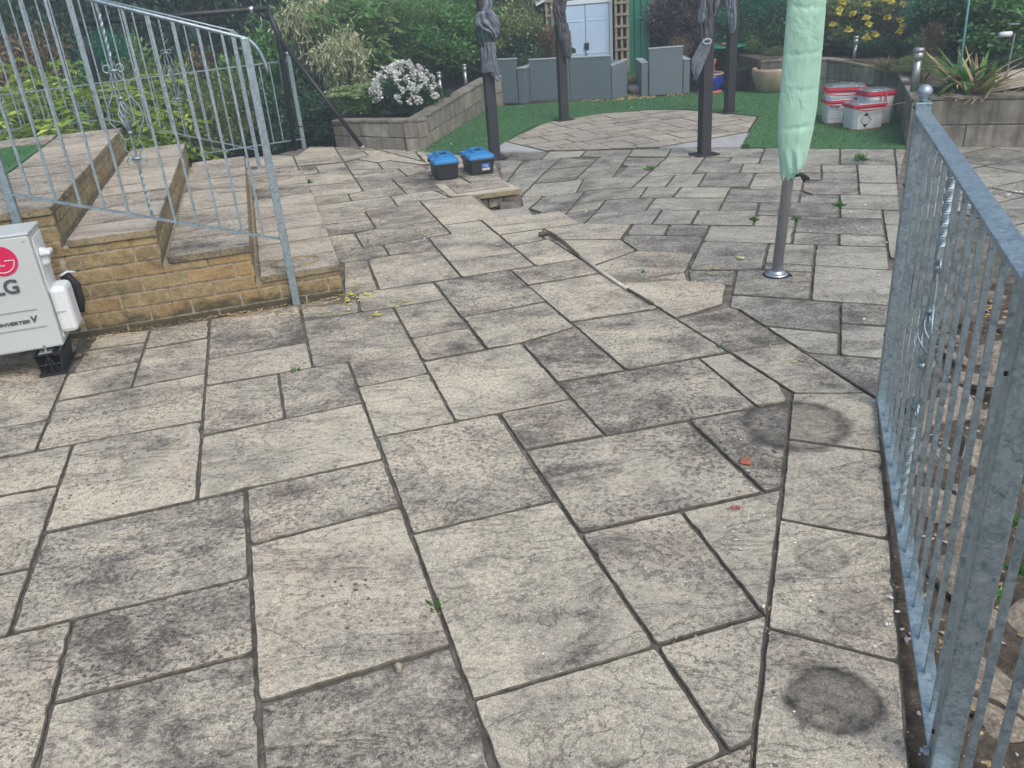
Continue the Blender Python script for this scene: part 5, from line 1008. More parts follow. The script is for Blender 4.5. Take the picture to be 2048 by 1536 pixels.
def around(P, n, sx, sy, s, z=.003): c = G(P); return [(c[0]+rng.normal()*sx, c[1]+rng.normal()*sy, z, s*rng.uniform(.6, 1.4)) for _ in range(n)]
scatter('fallen_petals', 'small white fallen petals on the lawn corner and slabs', 'petals', M['petal_white'], around((845, 302), 55, .16, .2, .012, .008)+around((900, 285), 50, .4, .6, .008, .008)+around((950, 430), 26, .45, .5, .007)+around((1010, 480), 8, .4, .3, .009)+around((700, 390), 14, .5, .9, .007)+around((1300, 400), 22, 1., 1.2, .008)+around((1600, 450), 16, .9, .8, .008)+around((1200, 215), 12, 1., .3, .012, .008)+around((1980, 390), 34, .16, .16, .012)+around((1420, 1180), 40, .25, .3, .0035)+around((1520, 1050), 24, .1, .25, .004)+around((1400, 700), 10, .3, .5, .004)+around((250, 1230), 8, .5, .5, .004)+around((1720, 1250), 10, .1, .15, .005))
scatter('leaf_litter', 'yellow and brown fallen leaves gathered at the brick corner', 'leaves', M['yellow_leaf'], around((715, 597), 34, .10, .07, .012)+around((800, 610), 5, .04, .03, .014)+around((745, 632), 4, .02, .02, .016)+around((680, 625), 8, .09, .03, .012)+around((1484, 518), 2, .01, .01, .018)+around((1583, 725), 2, .01, .01, .013)+around((1160, 425), 2, .02, .02, .016)+around((1775, 880), 3, .02, .02, .009)+around((850, 470), 3, .05, .05, .014))
scatter('dead_leaves', 'brown dead leaves and twigs along the brick base and joints', 'leaves', M['dry_leaf'], around((500, 628), 90, .22, .02, .009)+[(BC[0]+u3[0]*t-v3[0]*w+.0, BC[1]+u3[1]*t-v3[1]*w, .003, s) for t, w, s in zip(rng.uniform(-.05, 1.9, 420), abs(rng.normal(size=420))*.035+.012, rng.uniform(.003, .009, 420))]+around((660, 608), 60, .10, .04, .008)+around((150, 715), 14, .03, .05, .010)+around((1350, 560), 60, .35, .25, .007)+around((1430, 540), 16, .05, .08, .012)+around((1820, 1200), 120, .05, .35, .007, -.05)+around((2010, 600), 120, .12, .35, .012, -.06)+[(FEN(y)+x, y, gz(FEN(y)+x, y)+.005, .01) for x, y in zip(rng.uniform(.05, 1.2, 400), rng.uniform(.6, 3.8, 400))])
V_ = [(FEN(y)+x, y, gz(FEN(y)+x, y)+.004, s) for x, y, s in zip(rng.uniform(-.10, 1.6, 900), rng.uniform(.3, 4.0, 900), rng.uniform(.003, .010, 900))]
scatter('gravel', 'loose pale gravel in the soil strip under the railing', 'gravel', M['pale_concrete'], V_, 1)
# joint grit : small stones in the wider joints
gr = []
for a, b in JT:
    L_ = float(np.linalg.norm(b-a)); 
    if a[1] < 6:
        for i in range(int(L_*45)): t = rng.random(); c = a+(b-a)*t; gr.append((c[0]+rng.normal()*.003, c[1]+rng.normal()*.003, -.012, rng.uniform(.0015, .0042)))
for (P_a, P_b, n, wd) in (((840, 1075), (895, 1290), 90, .012), ((898, 1291), (1000, 1536), 60, .008), ((526, 1400), (526, 1536), 40, .01), ((1105, 1003), (1306, 1288), 60, .008), ((1365, 1025), (1521, 1232), 60, .008), ((1570, 980), (1500, 1530), 160, .012), ((755, 876), (831, 1068), 50, .008), ((1060, 905), (1110, 1000), 30, .01), ((1123, 767), (1211, 870), 30, .008), ((1325, 1297), (1457, 1502), 40, .008)):
    a, b = G(P_a), G(P_b)
    for i in range(n): t = rng.random(); c = a+(b-a)*t; gr.append((c[0]+rng.normal()*wd*.5, c[1]+rng.normal()*wd*.2, -.012, rng.uniform(.0015, .0045)))
scatter('joint_grit', 'pale grit lodged in the open paving joints', 'grit', M['mortar_bed'], gr[::2], 1); scatter('pale_grit', 'tiny white stones in the paving joints', 'grit', M['pale_concrete'], gr[1::5], 1)
# ================================================================ vegetation
def leaves(pos, dirs, L, Wd, up=None, fold=.25):
    """quads: base, side, tip, side"""
    n = len(pos); dirs = dirs/np.maximum(np.linalg.norm(dirs, axis=1, keepdims=True), 1e-6)
    r = rng.normal(size=(n, 3)) if up is None else up+rng.normal(size=(n, 3))*.35
    s = np.cross(dirs, r); s /= np.maximum(np.linalg.norm(s, axis=1, keepdims=True), 1e-6); nn = np.cross(s, dirs)
    L = np.asarray(L).reshape(-1, 1)*rng.uniform(.65, 1.25, (n, 1)); Wd = np.asarray(Wd).reshape(-1, 1)*rng.uniform(.7, 1.2, (n, 1))
    V = np.stack([pos, pos+dirs*L*.45+s*Wd*.5+nn*Wd*fold, pos+dirs*L+nn*L*rng.uniform(-.2, .1, (n, 1)), pos+dirs*L*.45-s*Wd*.5+nn*Wd*fold], 1).reshape(-1, 3)
    F = np.arange(4*n).reshape(n, 4); return V, F
def sph(n):
    d = rng.normal(size=(n, 3)); return d/np.linalg.norm(d, axis=1, keepdims=True)
def crown(n, clumps, L, Wd, droop=0., outw=.8, shell=.5, cl=None):
    c = np.array([k[:3] for k in clumps]); r = np.array([k[3] for k in clumps]); w_ = r**2; i = rng.choice(len(c), n, p=w_/w_.sum())
    d = sph(n); rad = rng.uniform(0, 1, n)**shell; p = c[i]+d*(r[i]*rad)[:, None]*np.array([1, 1, .85])
    # sprigs: pull leaves to twig ends for clumpiness
    k = max(8, n//14); sp_ = p[rng.choice(n, k)]; j = rng.integers(0, k, n); m_ = rng.random(n) < .6; p[m_] = sp_[j[m_]]+rng.normal(size=(m_.sum(), 3))*L*.75
    dd = d*outw+rng.normal(size=(n, 3))*.55+np.array([0, 0, .25-droop]); V, F = leaves(p, dd, L, Wd)
    clt = rng.random(len(c)); t = np.clip(.25+.4*clt[i]+rng.normal(size=n)*.18, 0, 1); return V, F, t
def cl_ball(n, rx=.5, rz=.5, cz=.5, r=.2):
    out = []
    for _ in range(n):
        d = sph(1)[0]*rng.random()**.4; out.append((d[0]*(rx-r*.7), d[1]*(rx-r*.7), cz+d[2]*(rz-r*.7), r*rng.uniform(.6, 1.3)))
    return out
def stems(n, h, r0, spread, base=.06, m=4, curve=.3):
    mb = MB()
    for _ in range(n):
        a = rng.random()*6.28; s = spread*rng.random()**.6; b = Vector((math.cos(a)*base*rng.random(), math.sin(a)*base*rng.random(), -.03)); pts = []
        for i in range(6): t = i/5; pts.append(b+Vector((math.cos(a)*s*t**(1+curve), math.sin(a)*s*t**(1+curve), h*t*rng.uniform(.9, 1.05)))+Vector(rng.normal(size=3)*.012*h))
        mb.tube(pts, [r0*(1-.75*i/5) for i in range(6)], m)
    return mb
PROTO = {}
def proto(key, name, parts):
    o = bpy.data.objects.new(name, None); COL.objects.link(o); o.empty_display_size = .1
    for p in parts:
        if isinstance(p[1], MB): c = p[1].build(p[0], M[p[2]], o, smooth=True)
        else: c = mass(p[0], p[1][0], p[1][1], M[p[2]], p[1][2], o)
    PROTO[key] = [o, name, False]
def put(key, label, cat, px, pyt, Yd, z0, wpx, group=None, rz=None, hadd=0., name=None, dx=0.):
    c = atY((px, pyt), Yd); h = float(c[2])-z0+hadd; wm = wpx/FPX*float(np.linalg.norm(c-C0)); ob, nm, used = PROTO[key]
    o = ob if not used else copy_tree(ob); PROTO[key][2] = True
    o.location = (float(c[0])+dx, Yd, z0); o.scale = (wm, wm, max(.1, h)); o.rotation_euler = (0, 0, rng.uniform(0, 6.28) if rz is None else rz)
    if name: o.name = name
    for k in ('group',):
        if k in o: del o[k]
    return tag(o, label, cat, group)
B = 'broadleaf'
V_, F_, T_ = crown(9000, cl_ball(20, .5, .5, .52, .2), .05, .026); proto('dark', 'dark_shrub', [('foliage', (V_, F_, T_), 'lf_dark'), ('stem', stems(7, .7, .02, .3), 'bark')])
V_, F_, T_ = crown(8000, cl_ball(18, .5, .48, .54, .19), .055, .030); proto('mid', 'leafy_shrub', [('foliage', (V_, F_, T_), 'lf_mid'), ('stem', stems(7, .7, .015, .3), 'bark')])
V_, F_, T_ = crown(6500, cl_ball(20, .5, .48, .54, .17), .045, .024); proto('bright', 'bright_shrub', [('foliage', (V_, F_, T_), 'lf_bright'), ('stem', stems(7, .7, .012, .3), 'bark')])
V_, F_, T_ = crown(9000, cl_ball(22, .5, .42, .6, .16), .035, .012, outw=.5); proto('olive', 'olive_shrub', [('foliage', (V_, F_, T_), 'lf_olive'), ('stem', stems(9, .7, .012, .3), 'bark')])
V_, F_, T_ = crown(9000, cl_ball(24, .5, .45, .55, .16), .05, .009, outw=1.); proto('conifer', 'blue_conifer', [('foliage', (V_, F_, T_), 'lf_blue'), ('trunk', stems(1, .9, .03, .02), 'bark')])
V_, F_, T_ = crown(4200, cl_ball(18, .5, .45, .55, .2), .05, .016, droop=.3); proto('brown', 'dying_shrub', [('foliage', (V_, F_, T_), 'lf_brown'), ('stem', stems(18, .8, .008, .45), 'twig')])
V_, F_, T_ = crown(8000, cl_ball(16, .5, .48, .52, .2), .04, .02); proto('purple', 'purple_shrub', [('foliage', (V_, F_, T_), 'lf_purple'), ('stem', stems(7, .7, .015, .3), 'bark')])
V_, F_, T_ = crown(3000, cl_ball(16, .5, .45, .55, .15), .10, .022, droop=.9, outw=.3); proto('varieg', 'variegated_shrub', [('foliage', (V_, F_, T_), 'lf_var'), ('stem', stems(8, .7, .012, .35), 'twig')])
# trees of the background belt
def treeproto(key, seed, leafm):
    cl = [(rng.normal()*.16, rng.normal()*.16, z, .14+.10*math.sin(min(1, (z-.12)*1.2)*3.14)) for z in np.linspace(.14, .93, 26)]
    for _ in range(26): a = rng.random()*6.28; z = rng.uniform(.15, .8); rr = .36*(1-abs(z-.45)*.8); cl.append((rr*math.cos(a), rr*math.sin(a), z, .12))
    V_, F_, T_ = crown(16000, cl, .032, .018, droop=.2); mb = MB(); mb.tube([(0, 0, -.02), (.01, 0, .3), (0, .01, .6), (0, 0, .9)], [.03, .024, .014, .004], 8)
    for _ in range(12): a = rng.random()*6.28; z = rng.uniform(.2, .7); mb.tube([(0, 0, z), (.16*math.cos(a), .16*math.sin(a), z+.08), (.3*math.cos(a), .3*math.sin(a), z+.12)], [.009, .006, .002], 5)
    proto(key, 'dense_tree', [('crown', (V_, F_, T_), leafm), ('trunk', mb, 'bark')])
treeproto('tree1', 1, 'lf_dark'); treeproto('tree2', 2, 'lf_deep'); treeproto('tree3', 3, 'lf_mid')
# pinnate fronds (sumac)
def fronds(n, L, leafL, leafW, base_r=.1, arch=.8, h0=(.0, .6), cnt=14, el=(.2, 1.2)):
    Ps, Ds, Us = [], [], []; mb = MB(); ids = []
    for k in range(n):
        a = rng.random()*6.28; e = rng.uniform(*el); z0 = rng.uniform(*h0); b = np.array([math.cos(a)*base_r*rng.random(), math.sin(a)*base_r*rng.random(), z0]); l = L*rng.uniform(.7, 1.2)
        d = np.array([math.cos(a)*math.cos(e), math.sin(a)*math.cos(e), math.sin(e)]); pts = []
        for i in range(cnt+1):
            t = i/cnt; pts.append(b+d*l*t+np.array([0, 0, -arch*l*t*t*.6]))
        pts = np.array(pts); mb.tube([tuple(p) for p in pts[::3]], .0035, 3)
        for i in range(2, cnt+1):
            td = pts[i]-pts[i-1]; td /= np.linalg.norm(td); s = np.cross(td, [0, 0, 1]); s /= max(np.linalg.norm(s), 1e-5)
            for sg in (-1, 1): Ps.append(pts[i]); Ds.append(s*sg+td*.45+np.array([0, 0, -.15])); Us.append(np.cross(s*sg, td)*sg); ids.append(k)
    ids = np.array(ids); V_, F_ = leaves(np.array(Ps), np.array(Ds), leafL, leafW, up=np.tile([0, 0, .1], (len(Ps), 1))); kt = rng.random(n); return (V_, F_, np.clip(.2+.5*kt[ids]+rng.normal(size=len(ids))*.12, 0, 1)), mb
fr_, st_ = fronds(150, .42, .075, .02, .35, h0=(.1, .75), el=(-.1, 1.)); proto('sumac', 'sumac_shrub', [('foliage', fr_, 'lf_lime'), ('rachis', st_, 'pale_stem')])
fr_, st_ = fronds(110, .5, .10, .028, .3, h0=(.2, .75), el=(0, 1.)); proto('pinnate', 'pinnate_shrub', [('foliage', fr_, 'lf_bright'), ('rachis', st_, 'pale_stem')])
# willow / bamboo: long arching twigs with narrow leaves
Ps, Ds, ids = [], [], []; mb = MB()
for k in range(170):
    a = rng.random()*6.28; r = rng.random()**.5*.45; pts = []; lean_ = rng.uniform(.1, .35)
    for i in range(11): t = i/10; pts.append((math.cos(a)*(r*.4+r*.6*t+lean_*.4*t*t), math.sin(a)*(r*.4+r*.6*t+lean_*.4*t*t), rng.uniform(.85, 1.)*t*(1-.18*t)+.02))
    pts = np.array(pts); mb.tube([tuple(p) for p in pts[::2]], [.005, .004, .003, .003, .002, .001], 3)
    for i in range(2, 11):
        for _ in range(6): f = rng.random(); Ps.append(pts[i]*f+pts[i-1]*(1-f)); Ds.append(np.array([math.cos(a)*.3, math.sin(a)*.3, .5])+rng.normal(size=3)*.5); ids.append(k)
V_, F_ = leaves(np.array(Ps), np.array(Ds), .065, .007); kt = rng.random(170); proto('willow', 'feathery_shrub', [('foliage', (V_, F_, np.clip(kt[np.array(ids)]*.7+.15+rng.normal(size=len(ids))*.1, 0, 1)), 'lf_mid'), ('stem', mb, 'pale_stem')])
# white flowering shrub
V_, F_, T_ = crown(6000, cl_ball(16, .48, .44, .48, .18), .075, .016); fl_p = []; 
for _ in range(115):
    d = sph(1)[0]; d[2] = abs(d[2])*1.2-.35; d /= np.linalg.norm(d); c = np.array([0, 0, .5])+d*np.array([.47, .47, .46])*rng.uniform(.88, 1.05)
    k = rng.integers(14, 30); ax_ = rng.uniform(.02, .06); fl_p += [c+rng.normal(size=3)*np.array([.016, .016, ax_*.55]) for _ in range(k)]
fl_p = np.array(fl_p); Vf, Ff = leaves(fl_p, rng.normal(size=fl_p.shape), .042, .036)
proto('whitefl', 'white_flowering_shrub', [('foliage', (V_, F_, T_), 'lf_dark'), ('flowers', (Vf, Ff, rng.random(len(Ff))), 'lf_white'), ('stem', stems(10, .95, .008, .4), 'twig')])
# sedum with flat flower heads
V_, F_, T_ = crown(3800, cl_ball(16, .46, .4, .42, .17), .06, .034); hp, hd = [], []
for _ in range(60):
    a = rng.random()*6.28; r = rng.random()**.5*.48; z = .80-.9*r*r+rng.uniform(-.08, .12); R_h = rng.uniform(.05, .085)
    for _ in range(70): b_ = rng.random()*6.28; q_ = rng.random()**.5*R_h; hp.append((r*math.cos(a)+q_*math.cos(b_), r*math.sin(a)+q_*math.sin(b_), z-q_*q_*5+rng.uniform(0, .012))); hd.append((rng.normal()*.5, rng.normal()*.5, 1))
Vf, Ff = leaves(np.array(hp), np.array(hd), .034, .03); proto('sedum', 'sedum_clump', [('foliage', (V_, F_, T_), 'lf_bright'), ('flowers', (Vf, Ff, rng.random(len(Ff))), 'lf_sedum'), ('stem', stems(30, .75, .006, .4), 'pale_stem')])
# yellow flowering climber
V_, F_, T_ = crown(5000, cl_ball(22, .5, .48, .52, .14), .045, .022); yparts = []
for _ in range(24):
    fp_, fd_ = [], []; c = np.array([rng.uniform(-.46, .46), -.42+rng.normal()*.06, rng.uniform(.2, .98)])
    for layer, n_ in ((0, 9), (1, 7)):
        for j in range(n_): a = 6.28*j/n_+layer*.3; fp_.append(c); fd_.append((math.cos(a), -.35-layer*.6, math.sin(a)))
    Vf, Ff = leaves(np.array(fp_), np.array(fd_), .05, .044, up=np.tile([0, -1., 0], (len(fp_), 1))); yparts.append(('flower', (Vf, Ff, rng.random(len(Ff))), 'lf_yellow'))
proto('yellowfl', 'yellow_flowering_climber', [('foliage', (V_, F_, T_), 'lf_olive'), ('stem', stems(14, .95, .006, .45), 'twig')]+yparts)
# shrub with tiny pale berries
V_, F_, T_ = crown(7000, cl_ball(20, .5, .48, .52, .17), .045, .02); d = sph(240); fpb = np.array([0, 0, .52])+d*np.array([.48, .48, .46])*rng.uniform(.75, 1.04, (240, 1)); Vf, Ff = leaves(fpb, rng.normal(size=fpb.shape), .018, .016)
proto('berry', 'berried_shrub', [('foliage', (V_, F_, T_), 'lf_olive'), ('flowers', (Vf, Ff, rng.random(len(Ff))), 'lf_white'), ('stem', stems(10, .9, .01, .4), 'bark')])
for ch in PROTO['berry'][0].children:
    if ch.name.startswith('flowers'): ch['kind'] = 'stuff'
# blades
def blades(n, L, w_, base_r, el=(.9, 1.5), bend=.6, seg=6, both=False):
    V_, F_, T_ = [], [], []
    for k in range(n):
        a = rng.random()*6.28; e = rng.uniform(*el); l = L*rng.uniform(.55, 1.1); b = np.array([base_r*rng.normal()*.5, base_r*rng.normal()*.5, 0]); d = np.array([math.cos(a)*math.cos(e), math.sin(a)*math.cos(e), math.sin(e)]); hd = np.array([math.cos(a), math.sin(a), 0]); s = np.array([-math.sin(a+rng.normal()*.5), math.cos(a), 0]); bn = bend*rng.random()**1.5; i0 = len(V_)
        for i in range(seg+1):
            t = i/seg; p = b+d*l*t+(hd*.6-np.array([0, 0, 1]))*bn*l*t**3*.55; ww = w_*(1-t**2.5)*.5+.0008; V_ += [p-s*ww, p+s*ww]
        F_ += [(i0+2*i, i0+2*i+1, i0+2*i+3, i0+2*i+2) for i in range(seg)]; T_ += [rng.random()]*seg
    return np.array(V_), np.array(F_), np.array(T_)
proto('iris', 'iris_clump', [('green_leaves', blades(46, 1., .05, .16, bend=.8), 'lf_grass'), ('dry_leaves', blades(40, .95, .045, .18, bend=.9), 'lf_straw'), ('dead_base', blades(120, .3, .015, .35, el=(-.1, .7), bend=.7), 'lf_straw')])
proto('tuft', 'dry_grass_tuft', [('blades', blades(420, 1., .012, .3, el=(.2, 1.5), bend=1.), 'lf_straw'), ('green_blades', blades(160, 1., .014, .3, el=(.4, 1.5), bend=.8), 'lf_olive')])
proto('gtuft', 'grass_tuft', [('blades', blades(140, 1., .03, .25, el=(.3, 1.5), bend=1.), 'lf_grass')])
# ---- placement ------------------------------------------------------------
# left, behind the railings
put('brown', 'dying brown shrub at the far left behind the railings', 'shrub', 15, 20, 10.6, -.3, 230)
put('sumac', 'lime green feathery leaved shrub overhanging the raised left lawn', 'shrub', 120, 108, 9.3, -.3, 330)
put('sumac', 'small lime green feathery shrub reaching up behind the left railing bars', 'shrub', 55, 60, 9.9, -.2, 130)
put('conifer', 'blue green conifer bush behind the left railings', 'conifer', 170, 45, 11.3, -.3, 230)
put('olive', 'yellow green clipped bush behind the level railing', 'shrub', 262, 118, 10.6, -.6, 270)
put('bright', 'bright green bush with small leaves right of the blue conifer', 'shrub', 285, 58, 12.2, -.6, 180)
put('brown', 'rusty brown shrub behind the railing left of the swing frame', 'shrub', 405, 70, 12.4, -.6, 170)
put('olive', 'tangled olive shrub low behind the level railing', 'shrub', 440, 150, 11.0, -.7, 190)
put('bright', 'light green shrub behind the swing frame leg', 'shrub', 385, 110, 11.8, -.8, 170)
put('dark', 'dark low bush at the foot of the railing end post', 'shrub', 560, 150, 11.2, -.5, 200)
put('mid', 'green shrub behind the galvanised railing end post', 'shrub', 520, 50, 12.3, -.5, 210)
put('dark', 'dark leafy bush between the swing frame and the block wall', 'shrub', 640, 165, 11.0, -.3, 150)
put('varieg', 'cream variegated shrub hanging beside the swing frame top', 'shrub', 668, 40, 11.2, .2, 120)
put('varieg', 'tall cream and green variegated shrub behind the swing frame corner', 'shrub', 600, -30, 11.9, .5, 130)
put('willow', 'tall feathery green shrub behind the white flowers', 'shrub', 700, -60, 12.4, 0, 330)
put('willow', 'finer feathery shrub right of the tall feathery one', 'shrub', 790, 60, 12.6, .1, 190)
put('pinnate', 'bright pinnate leaved shrub at the top above the white flowers', 'shrub', 722, -30, 12.0, .55, 150)
put('sedum', 'pale green sedum clump in the corner of the block planter', 'sedum', 712, 155, 10.5, .22, 125)
put('sedum', 'smaller sedum clump behind the white flowers', 'sedum', 790, 138, 11.2, .22, 110)
put('whitefl', 'white flowering bush spilling over the block planter wall', 'flowering shrub', 800, 120, 10.25, .16, 128)
put('dark', 'low dark green plant beside the white flowering bush', 'shrub', 866, 158, 10.7, .22, 70)
put('mid', 'glossy large leaved shrub above the solar lights', 'shrub', 850, 15, 12.8, .3, 210)
put('mid', 'rounded green shrub left of the first gazebo post', 'shrub', 905, -20, 13.4, .2, 190)
put('berry', 'tall berried shrub behind the first gazebo post', 'shrub', 975, -10, 13.3, .2, 190)
put('berry', 'berried shrub between the first gazebo post and the shed', 'shrub', 1050, -40, 14.2, .0, 150)
put('dark', 'dark bush behind the left rattan armchair', 'shrub', 1020, 60, 13.2, 0, 130)
put('brown', 'dried climber clinging to the narrow trellis', 'climber', 1100, 40, 13.6, .35, 60)
put('purple', 'dark purple shrub behind the tall armchair', 'shrub', 1350, -70, 14.2, 0, 190)
put('dark', 'dark evergreen filling the gap behind the third gazebo post', 'shrub', 1430, -90, 14.6, 0, 200)
put('brown', 'dried brown plant just behind the tall armchair', 'plant', 1362, 58, 12.9, 0, 55)
put('conifer', 'feathery dark conifer right of the fourth gazebo post', 'conifer', 1520, -60, 13.4, .1, 170)
put('bright', 'small shrub with pale sprays left of the parasol', 'shrub', 1540, 55, 12.5, .25, 80)
put('dark', 'dark shrub behind the garden table', 'shrub', 1470, 20, 13.2, 0, 130)
put('olive', 'low olive plant on the wall left of the parasol cover', 'shrub', 1548, 92, 12.1, .3, 60)
put('dark', 'dark bush hidden behind the parasol cover', 'shrub', 1600, -20, 12.6, .2, 170)
put('yellowfl', 'tall climber with open yellow flowers right of the parasol', 'flowering climber', 1705, -35, 11.7, .35, 170, rz=.1)
put('dark', 'ivy like dark growth below the yellow flowers', 'ivy', 1680, 62, 11.6, .36, 150)
put('dark', 'ivy mound above the corner of the curved wall', 'ivy', 1765, 72, 11.0, .36, 120)
put('purple', 'dusky twiggy shrub above the curved wall corner', 'shrub', 1800, -30, 11.8, .3, 170)
put('brown', 'rusty dead shrub behind the thick solar light', 'shrub', 1868, 30, 9.2, .36, 45)
put('conifer', 'dark blue green conifer behind the rusty dead shrub', 'conifer', 1880, -60, 10.4, .3, 170)
put('dark', 'large dark shrub behind the iris clump', 'shrub', 1960, -60, 9.4, .3, 210)
put('mid', 'grey green shrub at the far right of the raised bed', 'shrub', 2060, -40, 9.0, .3, 200)
put('olive', 'low trailing plant around the thick solar light', 'plant', 1850, 110, 8.6, .38, 110)
put('dark', 'low dark plant under the tilted lamp', 'plant', 2020, 105, 8.3, .38, 120)
put('iris', 'iris clump with green and straw coloured leaves', 'iris', 1950, 92, 7.55, .40, 190)
put('tuft', 'straw coloured grass tuft on the wall corner', 'grass tuft', 1786, 112, 9.9, .38, 75)
put('tuft', 'straggly dry plant in the pale stone pot', 'plant', 1268, 142, 12.6, .1, 45)
put('gtuft', 'strappy green plant beside the green shed', 'plant', 1262, 125, 13.2, .0, 60)
put('gtuft', 'grassy plant growing in the black trough planter', 'plant', 1490, 105, 12.4, .2, 55)
# belt of trees behind everything
k = 0
for row, (Yb, n, hh, dw) in enumerate(((15.6, 22, 4.6, 2.3), (17.6, 20, 5.6, 3.0), (20.2, 18, 7.0, 3.8))):
    for i in range(n):
        x = -15+30.*(i+.5*(row % 2))/n+rng.uniform(-.4, .4); yb = Yb+rng.uniform(-.5, .5)-(1.6 if (x < -2.5 and row == 0) else 0)-(1.5 if x > 4.5 and row == 0 else 0)
        if row == 0 and .6 < x < 3.4: continue
        key = ('tree1', 'tree2', 'tree1', 'tree3', 'tree2')[(k*7+row) % 5]; ob, nm, used = PROTO[key]; o = ob if not used else copy_tree(ob); PROTO[key][2] = True; k += 1
        s = rng.uniform(.85, 1.15); o.location = (x, yb, gz(x, yb)-.1); o.scale = (dw*s, dw*s, hh*s*.9); o.rotation_euler = (0, 0, rng.uniform(0, 6.28))
        tag(o, 'dense tree in the dark leafy belt closing off the back of the garden', 'tree', 'trees of the belt behind the garden')
mb = MB(); p = atY((375, 10), 13.5); mb.tube([(0, 0, -.6), (.05, 0, .8), (.15, .05, 2.2), (.1, .1, 3.6)], [.30, .27, .24, .18], 14); mb.tube([(.1, 0, 1.7), (.6, .1, 2.4), (.9, .2, 3.3)], [.14, .10, .06], 10)
o = mb.build('tree_trunk', M['bark'], smooth=True); o.location = (p[0], 13.5, 0); tag(o, 'thick bare grey tree trunk behind the swing beam', 'tree trunk')
# weeds in joints, and rock garden plants
def weed(label, P, s, key='w', z=-.01, n=9, m_='lf_grass', name='weed', L=1.):
    b = np.array(G(P, z)) if len(P) == 2 else np.array(P); pos = rng.normal(size=(n, 3))*s*.12; pos[:, 2] = abs(pos[:, 2])*.6; d = rng.normal(size=(n, 3)); d[:, 2] = abs(d[:, 2])*.8+.2
    V_, F_ = leaves(pos*1.2, d, s*L*.5, s*.16*L); o = mass(name, V_, F_, M[m_], rng.random(len(F_))); o.location = tuple(b); return tag(o, label, 'weed')
weed('bright narrow leaved weed growing from the joint near the bottom centre', (872, 1220), .075, n=16)
weed('small weed in the joint left of centre below the brick corner', (593, 746), .07, n=16)
weed('weed in the joint above the large pink slab at right of centre', (1440, 700), .045, n=30)
weed('weed growing at the joint beside the lowest step', (618, 368), .10, n=26)
weed('weed row in the joint right of the parasol pole', (1592, 440), .06, n=60)
weed('small weed left of the parasol pole', (1507, 442), .07, n=34)
weed('low weed in the joint near the railing post', (1678, 414), .08, n=50)
weed('spreading weed on the slab edge before the tubs', (1722, 322), .12, n=60)
weed('pale weed in the joint between the second and third gazebo posts', (1300, 340), .09, n=34)
weed('tiny weed in the joint in front of the parasol base', (1651, 595), .035, n=12)
weed('weed tuft at the lawn corner beside the pale concrete patch', (1488, 297), .10, n=30)
weed('tiny plant near the stick', (1287, 548), .05, n=16)
weed('dry moss tuft at the long joint crossing', (1530, 1222), .028, n=110, m_='lf_straw')
weed('dry moss at the bottom of the long joint', (1497, 1515), .024, n=80, m_='lf_straw')
weed('dry grass wisp in the joint at the slab corner near the bottom', (1350, 1288), .016, n=40, m_='lf_straw')
for i, (px, py, s, n, lab) in enumerate(((1925, 985, .05, 40, 'weed with a yellow bud among the rocks behind the railing bars'), (1985, 1110, .07, 90, 'leafy weed left of the railing gap in the rock bank'), (2020, 1050, .08, 80, 'leafy weed among the rocks at the right edge'), (1990, 1195, .06, 80, 'low weed below the other rock bank weeds'), (2035, 1150, .07, 60, 'small weed at the right edge of the rock bank'))):
    weed(lab, tuple(G((px, py), -.12)), s, n=n, m_='lf_mid' if i % 2 else 'lf_grass')
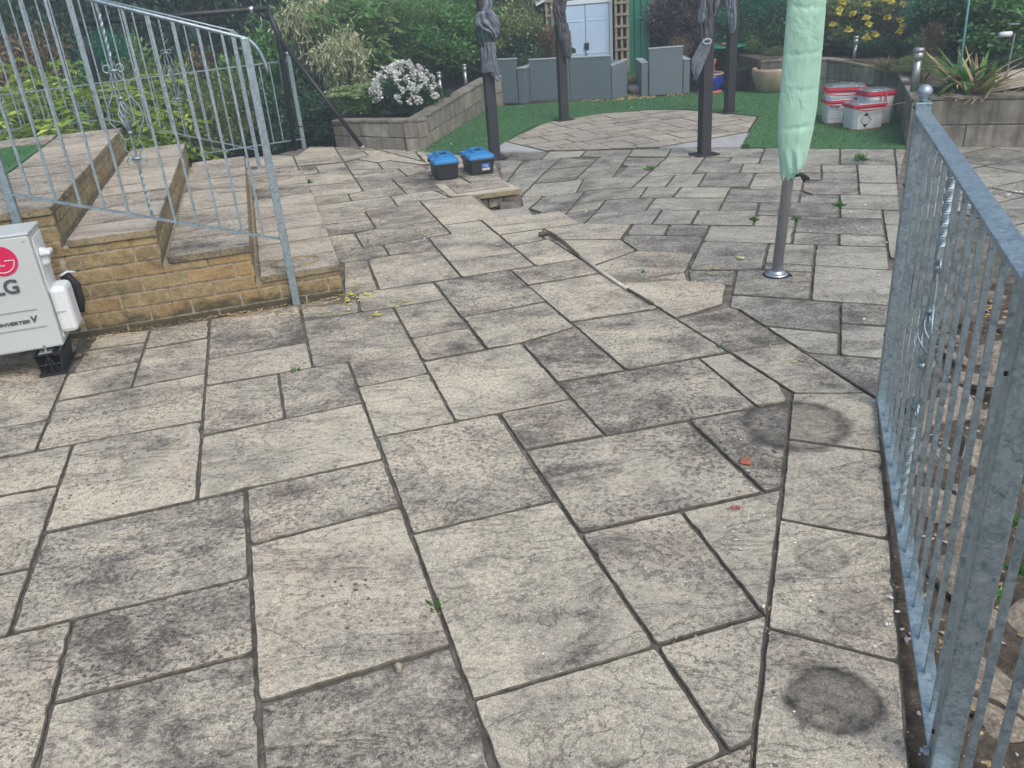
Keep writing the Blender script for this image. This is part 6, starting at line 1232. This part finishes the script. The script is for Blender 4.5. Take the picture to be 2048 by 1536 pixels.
# turf blades
def blades_on(pts, n, h):
    return
lp = [xy(c) for c in q(P0, lawn_px)]; xs = [p[0] for p in lp]; ys_ = [p[1] for p in lp]
def inside(x, y, P):
    c = False; j = len(P)-1
    for i in range(len(P)):
        if (P[i][1] > y) != (P[j][1] > y) and x < (P[j][0]-P[i][0])*(y-P[i][1])/(P[j][1]-P[i][1])+P[i][0]: c = not c
        j = i
    return c
n = 60000; X = rng.uniform(min(xs), max(xs), n); Yv = rng.uniform(min(ys_), max(ys_), n); keep = np.zeros(n, bool); jx = len(lp)-1
for i in range(len(lp)):
    xi, yi = lp[i]; xj, yj = lp[jx]; cnd = ((yi > Yv) != (yj > Yv)) & (X < (xj-xi)*(Yv-yi)/(yj-yi+1e-12)+xi); keep ^= cnd; jx = i
P_ = np.stack([X[keep], Yv[keep], np.full(keep.sum(), .003)], 1); d = rng.normal(size=P_.shape)*.5; d[:, 2] = 1
V_, F_ = leaves(P_, d, .022, .006); tag(mass('turf_blades', V_, F_, M['lf_turf'], np.clip(rng.random(len(F_)), 0, 1)), 'short green turf blades of the lawn', 'grass', kind='stuff')
P_ = np.array([SF(rng.uniform(1.9, 3.6), rng.uniform(1.36, 2.56), .722) for _ in range(9000)]); d = rng.normal(size=P_.shape)*.5; d[:, 2] = 1; V_, F_ = leaves(P_, d, .018, .004)
tag(mass('upper_turf_blades', V_, F_, M['lf_turf'], rng.random(len(F_))), 'short turf blades of the raised left lawn', 'grass', kind='stuff')
# dark undergrowth on the hillside behind
n = 26000; X = rng.uniform(-20, 20, n); Yv = rng.uniform(15., 26., n); Zv = np.array([gz(x, y) for x, y in zip(X[:2000], Yv[:2000])]); Zv = np.interp(Yv, np.sort(Yv[:2000]), np.sort(Zv))
P_ = np.stack([X, Yv, Zv+rng.random(n)*1.6], 1); d = rng.normal(size=P_.shape); V_, F_ = leaves(P_, d, .28, .16); tag(mass('undergrowth', V_, F_, M['lf_deep'], rng.random(n)), 'dark undergrowth below the belt of trees', 'undergrowth', kind='stuff')
for kk, (ob, nm, used) in PROTO.items():
    if not used:
        for ch in list(ob.children): bpy.data.objects.remove(ch)
        bpy.data.objects.remove(ob)
# ---------------------------------------------------------------- thin milky air
hz_ = MB(); hz_.box((0, 15, 3.6), (80, 70, 12.2)); hm, hnt, hb = mat('haze'); hnt.nodes.remove(hb); pv = hnt.nodes.new('ShaderNodeVolumePrincipled')
pv.inputs['Color'].default_value = (.78, .95, 1, 1); pv.inputs['Density'].default_value = .011; pv.inputs['Anisotropy'].default_value = .2; hnt.links.new(pv.outputs[0], hnt.nodes['Material Output'].inputs['Volume'])
o = hz_.build('haze', hm); tag(o, kind='stuff')
